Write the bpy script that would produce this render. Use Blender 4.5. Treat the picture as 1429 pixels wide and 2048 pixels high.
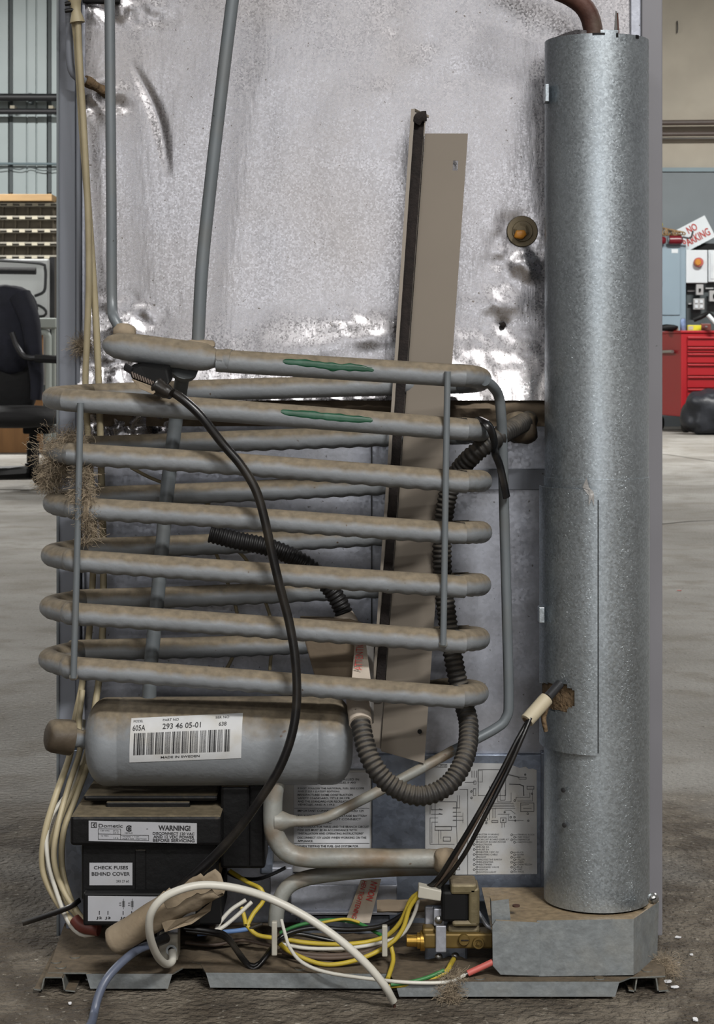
import bpy, bmesh, math, random
from mathutils import Vector, Matrix, noise

# ------------------------------------------------------------------ camera, light, exposure
S = bpy.context.scene
COL = S.collection
for o in list(bpy.data.objects):
    bpy.data.objects.remove(o)

D0, FPX, YH, CXP, CAMZ = 1.9, 3838.0, 725.0, 714.5, 0.568   # distance to the sheet, focal length, horizon, height
cam_d = bpy.data.cameras.new('camera')
cam = bpy.data.objects.new('camera', cam_d); COL.objects.link(cam)
cam.location = (0, -D0, CAMZ); cam.rotation_euler = (math.pi / 2, 0, 0)
cam_d.sensor_fit = 'VERTICAL'; cam_d.sensor_height = 36.0; cam_d.sensor_width = 36.0
cam_d.lens = FPX / 2048 * 36.0
cam_d.shift_y = -(1024 - YH) / 2048
cam_d.clip_start = 0.05; cam_d.clip_end = 100
cam_d.dof.use_dof = True; cam_d.dof.focus_distance = 1.78; cam_d.dof.aperture_fstop = 45
S.camera = cam

S.view_settings.view_transform = 'Standard'
S.view_settings.look = 'None'
S.view_settings.exposure = 0.55
S.view_settings.gamma = 1.0
S.view_settings.use_curve_mapping = False
S.cycles.max_bounces = 4; S.cycles.diffuse_bounces = 2; S.cycles.glossy_bounces = 3; S.cycles.transmission_bounces = 2
S.cycles.caustics_reflective = False; S.cycles.caustics_refractive = False
S.cycles.adaptive_threshold = 0.06

W = bpy.data.worlds.new('world'); S.world = W; W.use_nodes = True
W.node_tree.nodes['Background'].inputs[0].default_value = (0.80, 0.90, 1.0, 1)
W.node_tree.nodes['Background'].inputs[1].default_value = 0.10

def area(name, loc, sx, sy, power, col=(1, .985, .955), target=None):
    d = bpy.data.lights.new(name, 'AREA'); d.shape = 'RECTANGLE'; d.size = sx; d.size_y = sy
    d.energy = power; d.color = col
    o = bpy.data.objects.new(name, d); COL.objects.link(o); o.location = loc
    if target is not None:
        o.rotation_euler = (Vector(target) - Vector(loc)).to_track_quat('-Z', 'Y').to_euler()
    return o

LP = 1.0
# daylight through the open bay door behind the photographer
area('bay_door_daylight', (-.2, -8.9, 1.15), 3.6, 2.2, 25, (.95, .98, 1), target=(-.2, 0, 1.15))
# ceiling fixtures of the workshop
for (x, y, e) in ((1.9, -4.3, 290), (-2.8, -3.6, 30), (1.7, -6.4, 110), (-2.6, -7.2, 100),
                  (-4.2, 3.5, 110), (4.2, 3.5, 110), (-3.6, 10.6, 330), (3.6, 10.6, 330)):
    area('ceiling_lamp', (x, y, 4.35), 1.5, 0.42, e * LP)

# ------------------------------------------------------------------ helpers
def sc(h):                                   # metres per pixel at a height h in front of the sheet
    return (D0 - h) / FPX
def P(px, py, h=0.0):
    k = sc(h)
    return Vector(((px - CXP) * k, -h, CAMZ - (py - YH) * k))
def PX(pts):
    return [P(*p) for p in pts]
def L(r, g, b):                              # sRGB 0..255 -> linear
    f = lambda c: (c / 255 / 12.92) if c / 255 <= .04045 else ((c / 255 + .055) / 1.055) ** 2.4
    return (f(r), f(g), f(b), 1)

def cr(pts, step=0.004):
    """Catmull-Rom through the points, resampled at about the step."""
    pts = [Vector(p) for p in pts]
    if len(pts) < 3:
        a, b = pts; n = max(2, int((b - a).length / step))
        return [a.lerp(b, i / n) for i in range(n + 1)]
    q = [pts[0] * 2 - pts[1]] + pts + [pts[-1] * 2 - pts[-2]]
    out = []
    for i in range(1, len(q) - 2):
        p0, p1, p2, p3 = q[i - 1], q[i], q[i + 1], q[i + 2]
        n = max(2, int((p2 - p1).length / step))
        for k in range(n):
            t = k / n
            out.append(0.5 * ((2 * p1) + (-p0 + p2) * t + (2 * p0 - 5 * p1 + 4 * p2 - p3) * t * t
                              + (-p0 + 3 * p1 - 3 * p2 + p3) * t ** 3))
    out.append(pts[-1])
    return out

class MB:
    def __init__(self):
        self.v = []; self.f = []
    def add(self, vs, fs):
        n = len(self.v); self.v += [Vector(x) for x in vs]
        self.f += [tuple(i + n for i in f) for f in fs]; return self
    def box(self, c, s, rot=None):
        c = Vector(c); hx, hy, hz = s[0] / 2, s[1] / 2, s[2] / 2
        vs = [Vector((x, y, z)) for x in (-hx, hx) for y in (-hy, hy) for z in (-hz, hz)]
        if rot is not None: vs = [rot @ v for v in vs]
        return self.add([c + v for v in vs], [(0, 1, 3, 2), (4, 6, 7, 5), (0, 4, 5, 1), (2, 3, 7, 6), (0, 2, 6, 4), (1, 5, 7, 3)])
    def pbox(self, x0, y0, x1, y1, hf, hb):
        """Box whose front face fills the pixel rectangle at height hf, reaching back to height hb."""
        a = P(x0, y0, hf); b = P(x1, y1, hf)
        return self.box(((a.x + b.x) / 2, -(hf + hb) / 2, (a.z + b.z) / 2), (abs(b.x - a.x), abs(hf - hb), abs(a.z - b.z)))
    def prism(self, poly, hf, hb):
        """Pixel outline at height hf, extruded straight back to height hb."""
        a = [P(x, y, hf) for x, y in poly]; n = len(a)
        b = [Vector((p.x, -hb, p.z)) for p in a]
        fs = [tuple(range(n)), tuple(range(2 * n - 1, n - 1, -1))]
        fs += [(i, i + n, (i + 1) % n + n, (i + 1) % n) for i in range(n)]
        return self.add(a + b, fs)
    def hull(self, front, back):
        n = len(front)
        fs = [tuple(range(n)), tuple(range(2 * n - 1, n - 1, -1))]
        fs += [(i, i + n, (i + 1) % n + n, (i + 1) % n) for i in range(n)]
        return self.add(list(front) + list(back), fs)
    def tube(self, pts, r, seg=12, caps=True, mod=None, flat=None):
        pts = [Vector(p) for p in pts]; n = len(pts)
        rr = r if callable(r) else ((lambda i, s: r[i]) if isinstance(r, (list, tuple)) else (lambda i, s: r))
        T = []
        for i in range(n):
            t = pts[min(i + 1, n - 1)] - pts[max(i - 1, 0)]
            T.append(t.normalized() if t.length > 1e-9 else Vector((0, 0, 1)))
        up = Vector((0, 0, 1)) if abs(T[0].z) < .9 else Vector((0, -1, 0))
        N = (up - T[0] * up.dot(T[0])).normalized()
        vs = []; s = 0
        for i in range(n):
            if i:
                s += (pts[i] - pts[i - 1]).length
                ax = T[i - 1].cross(T[i])
                if ax.length > 1e-7:
                    N = Matrix.Rotation(T[i - 1].angle(T[i]), 3, ax.normalized()) @ N
                N = (N - T[i] * N.dot(T[i])).normalized()
            B = T[i].cross(N)
            R = rr(i, s)
            for k in range(seg):
                a = 2 * math.pi * k / seg
                d = N * math.cos(a) + B * math.sin(a)
                if flat: d = N * math.cos(a) * flat[0] + B * math.sin(a) * flat[1]
                q = R
                if mod: q = R + mod(s, d)
                vs.append(pts[i] + d * q)
        fs = [(i * seg + k, i * seg + (k + 1) % seg, (i + 1) * seg + (k + 1) % seg, (i + 1) * seg + k)
              for i in range(n - 1) for k in range(seg)]
        if caps:
            fs += [tuple(range(seg - 1, -1, -1)), tuple(range((n - 1) * seg, n * seg))]
        return self.add(vs, fs)
    def lathe(self, o, axis, prof, seg=24, caps=True):
        """prof: (distance along the axis, radius)."""
        axis = Vector(axis).normalized(); o = Vector(o)
        u = axis.orthogonal().normalized(); w = axis.cross(u)
        vs = []
        for d, r in prof:
            vs += [o + axis * d + (u * math.cos(2 * math.pi * k / seg) + w * math.sin(2 * math.pi * k / seg)) * r for k in range(seg)]
        fs = [(i * seg + k, i * seg + (k + 1) % seg, (i + 1) * seg + (k + 1) % seg, (i + 1) * seg + k)
              for i in range(len(prof) - 1) for k in range(seg)]
        if caps:
            fs += [tuple(range(seg - 1, -1, -1)), tuple(range((len(prof) - 1) * seg, len(prof) * seg))]
        return self.add(vs, fs)
    def build(self, name, m, parent=None, smooth=None, bevel=0, bseg=2, loc=None):
        me = bpy.data.meshes.new(name)
        me.from_pydata([tuple(v) for v in self.v], [], self.f); me.update()
        bm = bmesh.new(); bm.from_mesh(me)
        bmesh.ops.recalc_face_normals(bm, faces=bm.faces)
        if bevel:
            es = [e for e in bm.edges if len(e.link_faces) == 2 and e.calc_face_angle(0) > .5]
            bmesh.ops.bevel(bm, geom=es, offset=bevel, segments=bseg, affect='EDGES', profile=.5, clamp_overlap=True)
        if smooth is not None:
            for f in bm.faces: f.smooth = True
            lim = math.radians(smooth)
            for e in bm.edges:
                if len(e.link_faces) == 2 and e.calc_face_angle(0) > lim: e.smooth = False
        bm.to_mesh(me); bm.free()
        me.materials.append(m)
        o = bpy.data.objects.new(name, me); COL.objects.link(o)
        if loc is not None: o.location = loc
        if parent is not None:
            o.parent = parent
            if parent.type == 'EMPTY' and loc is None:
                o.matrix_parent_inverse = parent.matrix_basis.inverted()
        return o

def thing(name, label, cat, loc=(0, 0, 0), group=None, rz=0):
    o = bpy.data.objects.new(name, None); COL.objects.link(o)
    o.location = loc; o.rotation_euler = (0, 0, rz); o.empty_display_size = .05
    o['label'] = label; o['category'] = cat
    if group: o['group'] = group
    bpy.context.view_layer.update()
    return o
def tag(o, label, cat, group=None):
    o['label'] = label; o['category'] = cat
    if group: o['group'] = group
    return o
def struct(o):
    o['kind'] = 'structure'; return o

def text_mesh(body, bold=0.0):
    c = bpy.data.curves.new('lettering', 'FONT'); c.body = body; c.size = 1; c.offset = bold; c.resolution_u = 3
    t = bpy.data.objects.new('lettering', c); COL.objects.link(t)
    bpy.context.view_layer.update()
    me = bpy.data.meshes.new_from_object(t.evaluated_get(bpy.context.evaluated_depsgraph_get()))
    bpy.data.objects.remove(t); bpy.data.curves.remove(c)
    vs = [v.co.copy() for v in me.vertices]; fs = [tuple(p.vertices) for p in me.polygons]
    bpy.data.meshes.remove(me)
    return vs, fs
def put_text(mb, body, x0, y0, x1, y1, mapper, bold=0.0):
    """Letters fitted to the rectangle x0..x1, y0..y1 (y downwards); mapper turns (x, y) into a point."""
    vs, fs = text_mesh(body, bold)
    if not vs: return
    ax = min(v.x for v in vs); bx = max(v.x for v in vs); ay = min(v.y for v in vs); by = max(v.y for v in vs)
    out = [mapper(x0 + (v.x - ax) / (bx - ax + 1e-9) * (x1 - x0), y1 - (v.y - ay) / (by - ay + 1e-9) * (y1 - y0)) for v in vs]
    mb.add(out, fs)
def put_rect(mb, x0, y0, x1, y1, mapper):
    mb.add([mapper(x0, y0), mapper(x1, y0), mapper(x1, y1), mapper(x0, y1)], [(0, 1, 2, 3)])
def put_line(mb, pts, w, mapper):
    for (xa, ya), (xb, yb) in zip(pts, pts[1:]):
        d = Vector((xb - xa, yb - ya)); l = d.length
        if l < 1e-6: continue
        d /= l; n = Vector((-d.y, d.x)) * w / 2; e = d * w / 2
        a = Vector((xa, ya)) - e; b = Vector((xb, yb)) + e
        mb.add([mapper(*(a + n)), mapper(*(b + n)), mapper(*(b - n)), mapper(*(a - n))], [(0, 1, 2, 3)])

# ------------------------------------------------------------------ materials
DUST = L(121, 109, 90)
def mat(name, col, rough=.5, metal=0.0, var=.12, vscale=25, bump=0.0, bscale=200, dust=0.0, dlo=.25, dhi=.75,
        speck=0.0, speck_col=None, speck_scale=300, spec=.5, spangle=0.0, sp_scale=380, emit=None, rvar=0.0, stretch=None,
        dirt=0.0, dirt_col=None, dirt_scale=9, dustcol=None, dnoise=.2, sp_bump=0.0):
    m = bpy.data.materials.new(name); m.use_nodes = True
    nt = m.node_tree; N = nt.nodes; K = nt.links
    b = N['Principled BSDF']
    b.inputs['Roughness'].default_value = rough; b.inputs['Metallic'].default_value = metal
    b.inputs['Specular IOR Level'].default_value = spec
    tc = N.new('ShaderNodeTexCoord'); co = tc.outputs['Object']
    if stretch:
        mp = N.new('ShaderNodeMapping'); mp.inputs['Scale'].default_value = stretch
        K.new(co, mp.inputs[0]); co = mp.outputs[0]
    def tex_noise(scale, det=4, src=None):
        n = N.new('ShaderNodeTexNoise'); n.inputs['Scale'].default_value = scale; n.inputs['Detail'].default_value = det
        K.new(src or co, n.inputs['Vector']); return n.outputs['Fac']
    def mixc(f, a, c):
        x = N.new('ShaderNodeMix'); x.data_type = 'RGBA'
        if hasattr(f, 'node'): K.new(f, x.inputs[0])
        else: x.inputs[0].default_value = f
        for i, v in ((6, a), (7, c)):
            if hasattr(v, 'node'): K.new(v, x.inputs[i])
            else: x.inputs[i].default_value = v
        return x.outputs[2]
    def rng(v, a, c, lo=0.0, hi=1.0):
        x = N.new('ShaderNodeMapRange'); x.inputs[1].default_value = a; x.inputs[2].default_value = c
        x.inputs[3].default_value = lo; x.inputs[4].default_value = hi
        K.new(v, x.inputs[0]); return x.outputs[0]
    def mul(a, c):
        x = N.new('ShaderNodeMath'); x.operation = 'MULTIPLY'; x.use_clamp = True
        for i, v in ((0, a), (1, c)):
            if hasattr(v, 'node'): K.new(v, x.inputs[i])
            else: x.inputs[i].default_value = v
        return x.outputs[0]
    dk = tuple(c * (1 - var) for c in col[:3]) + (1,); lt = tuple(min(1, c * (1 + var)) for c in col[:3]) + (1,)
    c = mixc(rng(tex_noise(vscale, 3), .3, .7), dk, lt)
    rough_out = None
    hgt = []
    if spangle:
        vo = N.new('ShaderNodeTexVoronoi'); vo.inputs['Scale'].default_value = sp_scale; K.new(tc.outputs['Object'], vo.inputs['Vector'])
        sx = N.new('ShaderNodeSeparateColor'); K.new(vo.outputs['Color'], sx.inputs[0])
        c = mixc(rng(sx.outputs[0], .15, .95, 0, spangle), c, tuple(min(1, x * 1.9) for x in col[:3]) + (1,))
        c = mixc(rng(sx.outputs[1], .5, 1, 0, spangle * .35), c, tuple(x * .6 for x in col[:3]) + (1,))
        if sp_bump: hgt.append((sx.outputs[2], sp_bump))
        rough_out = rng(sx.outputs[1], 0, 1, rough - .07, rough + .08)
    elif rvar:
        rough_out = rng(tex_noise(vscale * 1.7, 3), .3, .7, rough - rvar, rough + rvar)
    if dirt:
        dm = mul(rng(tex_noise(dirt_scale, 5, tc.outputs['Object']), .48, .72), dirt)
        c = mixc(dm, c, dirt_col or DUST)
    if speck:
        sm = mul(rng(tex_noise(speck_scale, 2, tc.outputs['Object']), (.76 - speck * .1), (.79 - speck * .1)), .85)
        c = mixc(sm, c, speck_col or L(40, 36, 32))
    if dust:
        g = N.new('ShaderNodeNewGeometry'); sp = N.new('ShaderNodeSeparateXYZ'); K.new(g.outputs['Normal'], sp.inputs[0])
        ad = N.new('ShaderNodeMath'); ad.operation = 'ADD'
        K.new(sp.outputs[2], ad.inputs[0])
        K.new(rng(tex_noise(60, 3, tc.outputs['Object']), .3, .7, -dnoise, dnoise), ad.inputs[1])
        dmask = mul(rng(ad.outputs[0], dlo, dhi), dust)
        dn = rng(tex_noise(140, 3, tc.outputs['Object']), .3, .7)
        dc0 = dustcol or DUST
        dc = mixc(dn, tuple(x * .72 for x in dc0[:3]) + (1,), tuple(min(1, x * 1.18) for x in dc0[:3]) + (1,))
        c = mixc(dmask, c, dc)
        if metal:
            inv = N.new('ShaderNodeMath'); inv.operation = 'SUBTRACT'; inv.inputs[0].default_value = 1; K.new(dmask, inv.inputs[1])
            K.new(mul(inv.outputs[0], metal), b.inputs['Metallic'])
        if rough_out is None:
            rough_out = rng(dmask, 0, 1, rough, .95)
        hgt.append((dn, .0002))
    if dirt and metal and not dust:
        inv = N.new('ShaderNodeMath'); inv.operation = 'SUBTRACT'; inv.inputs[0].default_value = 1; K.new(dm, inv.inputs[1])
        K.new(mul(inv.outputs[0], metal), b.inputs['Metallic'])
    K.new(c, b.inputs['Base Color'])
    if rough_out is not None: K.new(rough_out, b.inputs['Roughness'])
    if bump: hgt.append((tex_noise(bscale, 2), bump))
    prev = None
    for out, dist in hgt:
        bp = N.new('ShaderNodeBump'); bp.inputs['Strength'].default_value = 1.0; bp.inputs['Distance'].default_value = dist
        K.new(out, bp.inputs['Height'])
        if prev: K.new(prev, bp.inputs['Normal'])
        prev = bp.outputs[0]
    if prev: K.new(prev, b.inputs['Normal'])
    if emit:
        b.inputs['Emission Color'].default_value = emit[0]; b.inputs['Emission Strength'].default_value = emit[1]
    return m

M = {}
M['foil'] = mat('crinkled_aluminium_foil', L(172, 170, 173), .29, 1.0, .08, 14, bump=.00022, bscale=190, spangle=.14, sp_scale=620, stretch=(1, 1, .25),
                speck=.5, speck_col=L(100, 92, 84), speck_scale=260, dirt=.4, dirt_col=L(166, 158, 152), dirt_scale=5)
M['zinc'] = mat('galvanised_sheet', L(168, 171, 181), .38, .55, .12, 18, bump=.00008, bscale=240, spangle=.16, sp_scale=330,
                speck=.5, speck_col=L(104, 102, 102), speck_scale=210, dirt=.35, dirt_col=L(140, 136, 130), dirt_scale=12)
M['zincblue'] = mat('bluish_galvanised_sheet', L(120, 128, 142), .42, .8, .18, 14, bump=.0003, bscale=120, spangle=.3, sp_scale=170,
                    dirt=.3, dirt_col=L(110, 104, 96), dirt_scale=10)
M['flange'] = mat('grey_painted_flange', L(120, 124, 133), .5, 0, .06, 9, speck=.1, speck_scale=90)
M['flangewarm'] = mat('warm_grey_painted_flange', L(122, 121, 126), .5, 0, .06, 9, speck=.1, speck_scale=90)
M['pipe'] = mat('grey_painted_pipe', L(108, 114, 118), .42, .15, .06, 25, speck=.12, speck_scale=140, dirt=.15, dirt_scale=30)
M['coil'] = mat('dusty_grey_coil', L(133, 137, 141), .45, .1, .05, 20, dust=.95, dlo=.02, dhi=.50, dnoise=.13, speck=.1, speck_col=L(80, 60, 40), speck_scale=120)
M['rust'] = mat('rust_stained_grey_pipe', L(138, 139, 134), .48, .1, .10, 20, dust=.6, dlo=.3, dhi=.9, dirt=.95, dirt_col=L(112, 88, 58), dirt_scale=24,
                speck=.3, speck_col=L(92, 60, 34), speck_scale=80)
M['tank'] = mat('grey_painted_tank', L(128, 132, 136), .45, .1, .05, 10, dust=.95, dlo=.22, dhi=.62, dnoise=.14, speck=.22, speck_col=L(96, 66, 38), speck_scale=55)
M['chimney'] = mat('spangled_galvanised_steel', L(168, 176, 182), .38, .92, .12, 9, spangle=.36, sp_bump=.00007, sp_scale=560, dirt=.15, dirt_col=L(130, 126, 112), dirt_scale=8)
M['burner'] = mat('stained_galvanised_steel', L(134, 139, 141), .5, .5, .14, 90, spangle=.10, sp_scale=330, dirt=.4, dirt_col=L(160, 158, 150), dirt_scale=30,
                  dust=.97, dlo=.55, dhi=.8, dustcol=L(142, 124, 98))
M['tray'] = mat('dusty_steel_tray', L(120, 122, 118), .55, .5, .15, 30, bump=.0006, bscale=300, dust=1.0, dlo=.3, dhi=.7, dustcol=L(92, 80, 64), dirt=.4, dirt_col=L(110, 92, 70), dirt_scale=30)
M['dustbed'] = mat('settled_dust', L(90, 78, 62), .95, 0, .25, 40, bump=.0012, bscale=180)
M['bracket'] = mat('taupe_painted_metal', L(133, 124, 113), .5, 0, .04, 8)
M['foam'] = mat('black_foam_strip', L(30, 24, 22), .95, 0, .4, 160, bump=.001, bscale=500, speck=.1, speck_col=L(120, 118, 112), speck_scale=160)
M['black'] = mat('black_plastic', L(13, 13, 14), .5, 0, spec=.25, var=.25, vscale=30, dust=.95, dlo=.45, dhi=.8, dustcol=L(104, 94, 76)) # .25, 30, dust=.95, dlo=.45, dhi=.8, dustcol=L(112, 101, 80))
M['blackflat'] = mat('matte_black_plastic', L(11, 11, 12), .6, 0, .2, 30, spec=.25)
M['blackcord'] = mat('black_rubber_cord', L(14, 13, 14), .33, 0, .2, 20, dirt=.22, dirt_col=L(90, 82, 70), dirt_scale=30)
M['hose'] = mat('dusty_black_corrugated_hose', L(40, 38, 36), .55, 0, .2, 30, dust=.7, dlo=.15, dhi=1.0, dustcol=L(106, 98, 86))
M['hoseblack'] = mat('black_corrugated_hose', L(22, 21, 22), .5, 0, .2, 30)
M['white'] = mat('white_label_paper', L(160, 161, 166), .5, 0, .05, 40, dirt=.2, dirt_col=L(170, 165, 155), dirt_scale=30)
M['whitedirty'] = mat('dirty_white_label', L(188, 189, 190), .5, 0, .05, 40, dirt=.55, dirt_col=L(160, 150, 128), dirt_scale=28)
M['whitelift'] = mat('lightened_label_paper', L(222, 223, 226), .5, 0, .04, 40)  # label paper coloured lighter to offset the shade under the tank
M['zincpale'] = mat('pale_galvanised_plate', L(190, 188, 184), .45, .3, .10, 18, dirt=.3, dirt_scale=14)
M['ink'] = mat('black_ink', L(28, 28, 30), .6, 0, .1, 50)
M['inkgrey'] = mat('grey_ink', L(92, 92, 94), .6, 0, .1, 50)
M['redink'] = mat('red_ink', L(176, 58, 52), .6, 0, .1, 50)
M['whitecable'] = mat('white_cable', L(200, 197, 187), .42, 0, .05, 12, dirt=.15, dirt_scale=20)
M['cream'] = mat('grimy_cream_wire', L(176, 164, 134), .5, 0, .12, 14, dirt=.45, dirt_col=L(128, 112, 82), dirt_scale=22)
M['bluecable'] = mat('grey_blue_cable', L(88, 95, 112), .4, 0, .08, 14)
M['yellow'] = mat('yellow_wire', L(182, 160, 54), .45, 0, .1, 30, dirt=.25, dirt_col=L(120, 100, 60), dirt_scale=40)
M['green'] = mat('green_wire', L(52, 112, 60), .45, 0, .1, 30)
M['blue'] = mat('blue_wire', L(92, 122, 168), .45, 0, .1, 30)
M['brownwire'] = mat('brown_wire', L(84, 70, 60), .6, 0, .2, 30)
M['pink'] = mat('red_sleeve', L(184, 92, 84), .5, 0, .1, 30)
M['redtube'] = mat('red_brown_sleeve', L(104, 52, 44), .5, 0, .15, 30)
M['brass'] = mat('dull_brass', L(112, 92, 48), .5, .5, .25, 40, dirt=.7, dirt_col=L(84, 72, 50), dirt_scale=40)
M['brassnew'] = mat('bright_brass', L(190, 152, 74), .25, .9, .1, 40)
M['olive'] = mat('olive_zinc_yoke', L(112, 102, 76), .5, .4, .2, 40, dust=.8)
M['steel'] = mat('screw_steel', L(170, 170, 168), .3, .9, .1, 60)
M['darksteel'] = mat('dark_steel', L(70, 70, 72), .4, .7, .2, 60)
M['card'] = mat('torn_brown_cardboard', L(140, 126, 106), .9, 0, .1, 30, bump=.0006, bscale=160, dirt=.35, dirt_col=L(112, 94, 70), dirt_scale=16)
M['wool'] = mat('brown_insulation_wool', L(98, 80, 58), .95, 0, .4, 90, bump=.003, bscale=160)
M['ceramic'] = mat('dirty_cream_ceramic', L(182, 172, 148), .6, 0, .08, 40, dirt=.4, dirt_col=L(140, 122, 90), dirt_scale=40)
M['rustpipe'] = mat('rusty_brown_pipe', L(82, 54, 46), .6, .3, .3, 40, bump=.0004, bscale=200, dirt=.5, dirt_col=L(104, 96, 84), dirt_scale=30)
M['rubber'] = mat('brown_rubber_cap', L(72, 62, 50), .55, .1, .25, 40, dust=.7)
M['greenpaint'] = mat('green_paint', L(20, 70, 48), .3, 0, .25, 60, dirt=.3, dirt_col=L(84, 112, 100), dirt_scale=60)
M['tape'] = mat('creased_silver_tape', L(150, 148, 146), .45, .5, .15, 40, bump=.001, bscale=120, dirt=.5, dirt_scale=20)
M['papertag'] = mat('stained_paper_tag', L(182, 170, 156), .7, 0, .1, 40, dirt=.6, dirt_col=L(140, 118, 88), dirt_scale=30)
M['brownpaper'] = mat('dusty_brown_cardboard_wrap', L(110, 97, 81), .9, 0, .1, 30, bump=.0008, bscale=110)
M['amber'] = mat('amber_plastic', L(196, 132, 48), .35, 0, .15, 80)
M['putty'] = mat('dull_olive_washer', L(128, 116, 92), .6, .2, .1, 60, dirt=.4, dirt_scale=60)
M['lint'] = mat('grey_brown_lint', L(146, 132, 112), .95, 0, .25, 60)
M['tie'] = mat('milky_cable_tie', L(172, 168, 156), .5, 0, .06, 40)
M['chip'] = mat('white_paint_chip', L(220, 220, 222), .7, 0, .05, 40)
# background
def floor_mat():
    m = bpy.data.materials.new('worn_concrete'); m.use_nodes = True
    nt = m.node_tree; N = nt.nodes; K = nt.links; b = N['Principled BSDF']
    tc = N.new('ShaderNodeTexCoord')
    def nz(scale, det, lo, hi, a=0.0, c=1.0, dist=0.0):
        n = N.new('ShaderNodeTexNoise'); n.inputs['Scale'].default_value = scale; n.inputs['Detail'].default_value = det
        n.inputs['Distortion'].default_value = dist; K.new(tc.outputs['Object'], n.inputs['Vector'])
        x = N.new('ShaderNodeMapRange'); x.interpolation_type = 'SMOOTHSTEP'
        for k, v in ((1, lo), (2, hi), (3, a), (4, c)): x.inputs[k].default_value = v
        K.new(n.outputs['Fac'], x.inputs[0]); return x.outputs[0]
    def mx(f, a, c):
        x = N.new('ShaderNodeMix'); x.data_type = 'RGBA'; K.new(f, x.inputs[0])
        for k, v in ((6, a), (7, c)):
            if hasattr(v, 'node'): K.new(v, x.inputs[k])
            else: x.inputs[k].default_value = v
        return x.outputs[2]
    c = mx(nz(1.4, 5, .35, .65), L(124, 121, 115), L(152, 150, 145))
    c = mx(nz(9, 5, .45, .7, 0, .6), c, L(112, 106, 96))
    # brown grime trodden in round the old appliance, with ragged edges
    sp = N.new('ShaderNodeSeparateXYZ'); K.new(tc.outputs['Object'], sp.inputs[0])
    ad = N.new('ShaderNodeMath'); ad.operation = 'MULTIPLY_ADD'; K.new(nz(3.2, 5, .2, .8, -1, 1), ad.inputs[0]); ad.inputs[1].default_value = .55; K.new(sp.outputs[1], ad.inputs[2])
    g = N.new('ShaderNodeMapRange'); g.interpolation_type = 'SMOOTHSTEP'
    for k, v in ((1, .95), (2, .10), (3, 0), (4, .92)): g.inputs[k].default_value = v
    K.new(ad.outputs[0], g.inputs[0])
    gr = mx(nz(16, 6, .35, .68, dist=.6), L(68, 58, 46), L(112, 103, 90))
    gr = mx(nz(55, 4, .5, .7, 0, .5), gr, L(58, 50, 42))
    c = mx(g.outputs[0], c, gr)
    c = mx(nz(130, 3, .62, .72, 0, .55), c, L(176, 170, 158))
    c = mx(nz(90, 3, .64, .74, 0, .75), c, L(54, 48, 42))
    K.new(c, b.inputs['Base Color']); b.inputs['Roughness'].default_value = .8; b.inputs['Specular IOR Level'].default_value = .3
    bp = N.new('ShaderNodeBump'); bp.inputs['Distance'].default_value = .003
    K.new(nz(120, 4, .3, .7), bp.inputs['Height']); K.new(bp.outputs[0], b.inputs['Normal'])
    return m
M['floor'] = floor_mat()
M['wallbeige'] = mat('beige_plywood_wall', L(166, 159, 145), .7, 0, .08, 3, dirt=.25, dirt_col=L(120, 104, 82), dirt_scale=2)
M['wallgrey'] = mat('grey_blue_wall_panel', L(112, 120, 124), .6, 0, .06, 3)
M['corr'] = mat('pale_corrugated_cladding', L(154, 165, 166), .45, .1, .05, 3)
M['groove'] = mat('dark_grey_strip', L(74, 82, 84), .6, 0, .1, 4)
M['blackpipe'] = mat('black_service_pipe', L(34, 35, 38), .5, 0, .15, 5)
M['browpipe'] = mat('brown_service_pipe', L(80, 70, 64), .5, 0, .15, 5)
M['conduit'] = mat('grey_conduit', L(112, 128, 134), .5, .2, .08, 5)
M['wood'] = mat('orange_brown_wood', L(150, 108, 64), .6, 0, .15, 4, stretch=(6, 6, 1))
M['board'] = mat('raw_pine_board', L(152, 124, 86), .7, 0, .15, 4, stretch=(1, 1, 6))
M['rack'] = mat('weathered_rail', L(138, 134, 124), .7, 0, .12, 6)
M['racklight'] = mat('pale_rail_tab', L(172, 166, 148), .7, 0, .1, 6)
M['rackdark'] = mat('weathered_back_board', L(124, 116, 102), .8, 0, .2, 6)
M['cab'] = mat('pale_grey_cabinet', L(170, 172, 172), .5, 0, .04, 4)
M['tableleg'] = mat('pale_grey_table_frame', L(150, 156, 152), .5, 0, .04, 4)
M['chair'] = mat('black_upholstery', L(11, 11, 13), .8, 0, .2, 10, bump=.002, bscale=40)
M['jacket'] = mat('navy_fleece', L(24, 26, 38), .85, 0, .25, 12, bump=.003, bscale=25)
M['red'] = mat('red_tool_chest', L(152, 24, 32), .4, 0, .05, 4)
M['reddark'] = mat('dark_red_lens', L(110, 20, 34), .3, 0, .1, 8)
M['panel'] = mat('blue_grey_enclosure', L(136, 156, 168), .45, 0, .03, 4)
M['offwhite'] = mat('white_enclosure', L(212, 220, 224), .5, 0, .03, 4)
M['bag'] = mat('black_bin_bag', L(26, 29, 36), .5, 0, .15, 9, bump=.004, bscale=18)
M['wallplain'] = mat('painted_hall_wall', L(150, 148, 150), .8, 0, .05, 1.5)
M['ceil'] = mat('grey_hall_ceiling', L(140, 140, 140), .8, 0, .04, 1.5)
M['can'] = mat('blue_white_can', L(120, 140, 176), .35, .2, .3, 30)
M['lemon'] = mat('yellow_carton', L(196, 190, 40), .5, 0, .08, 20)

random.seed(7)
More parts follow.
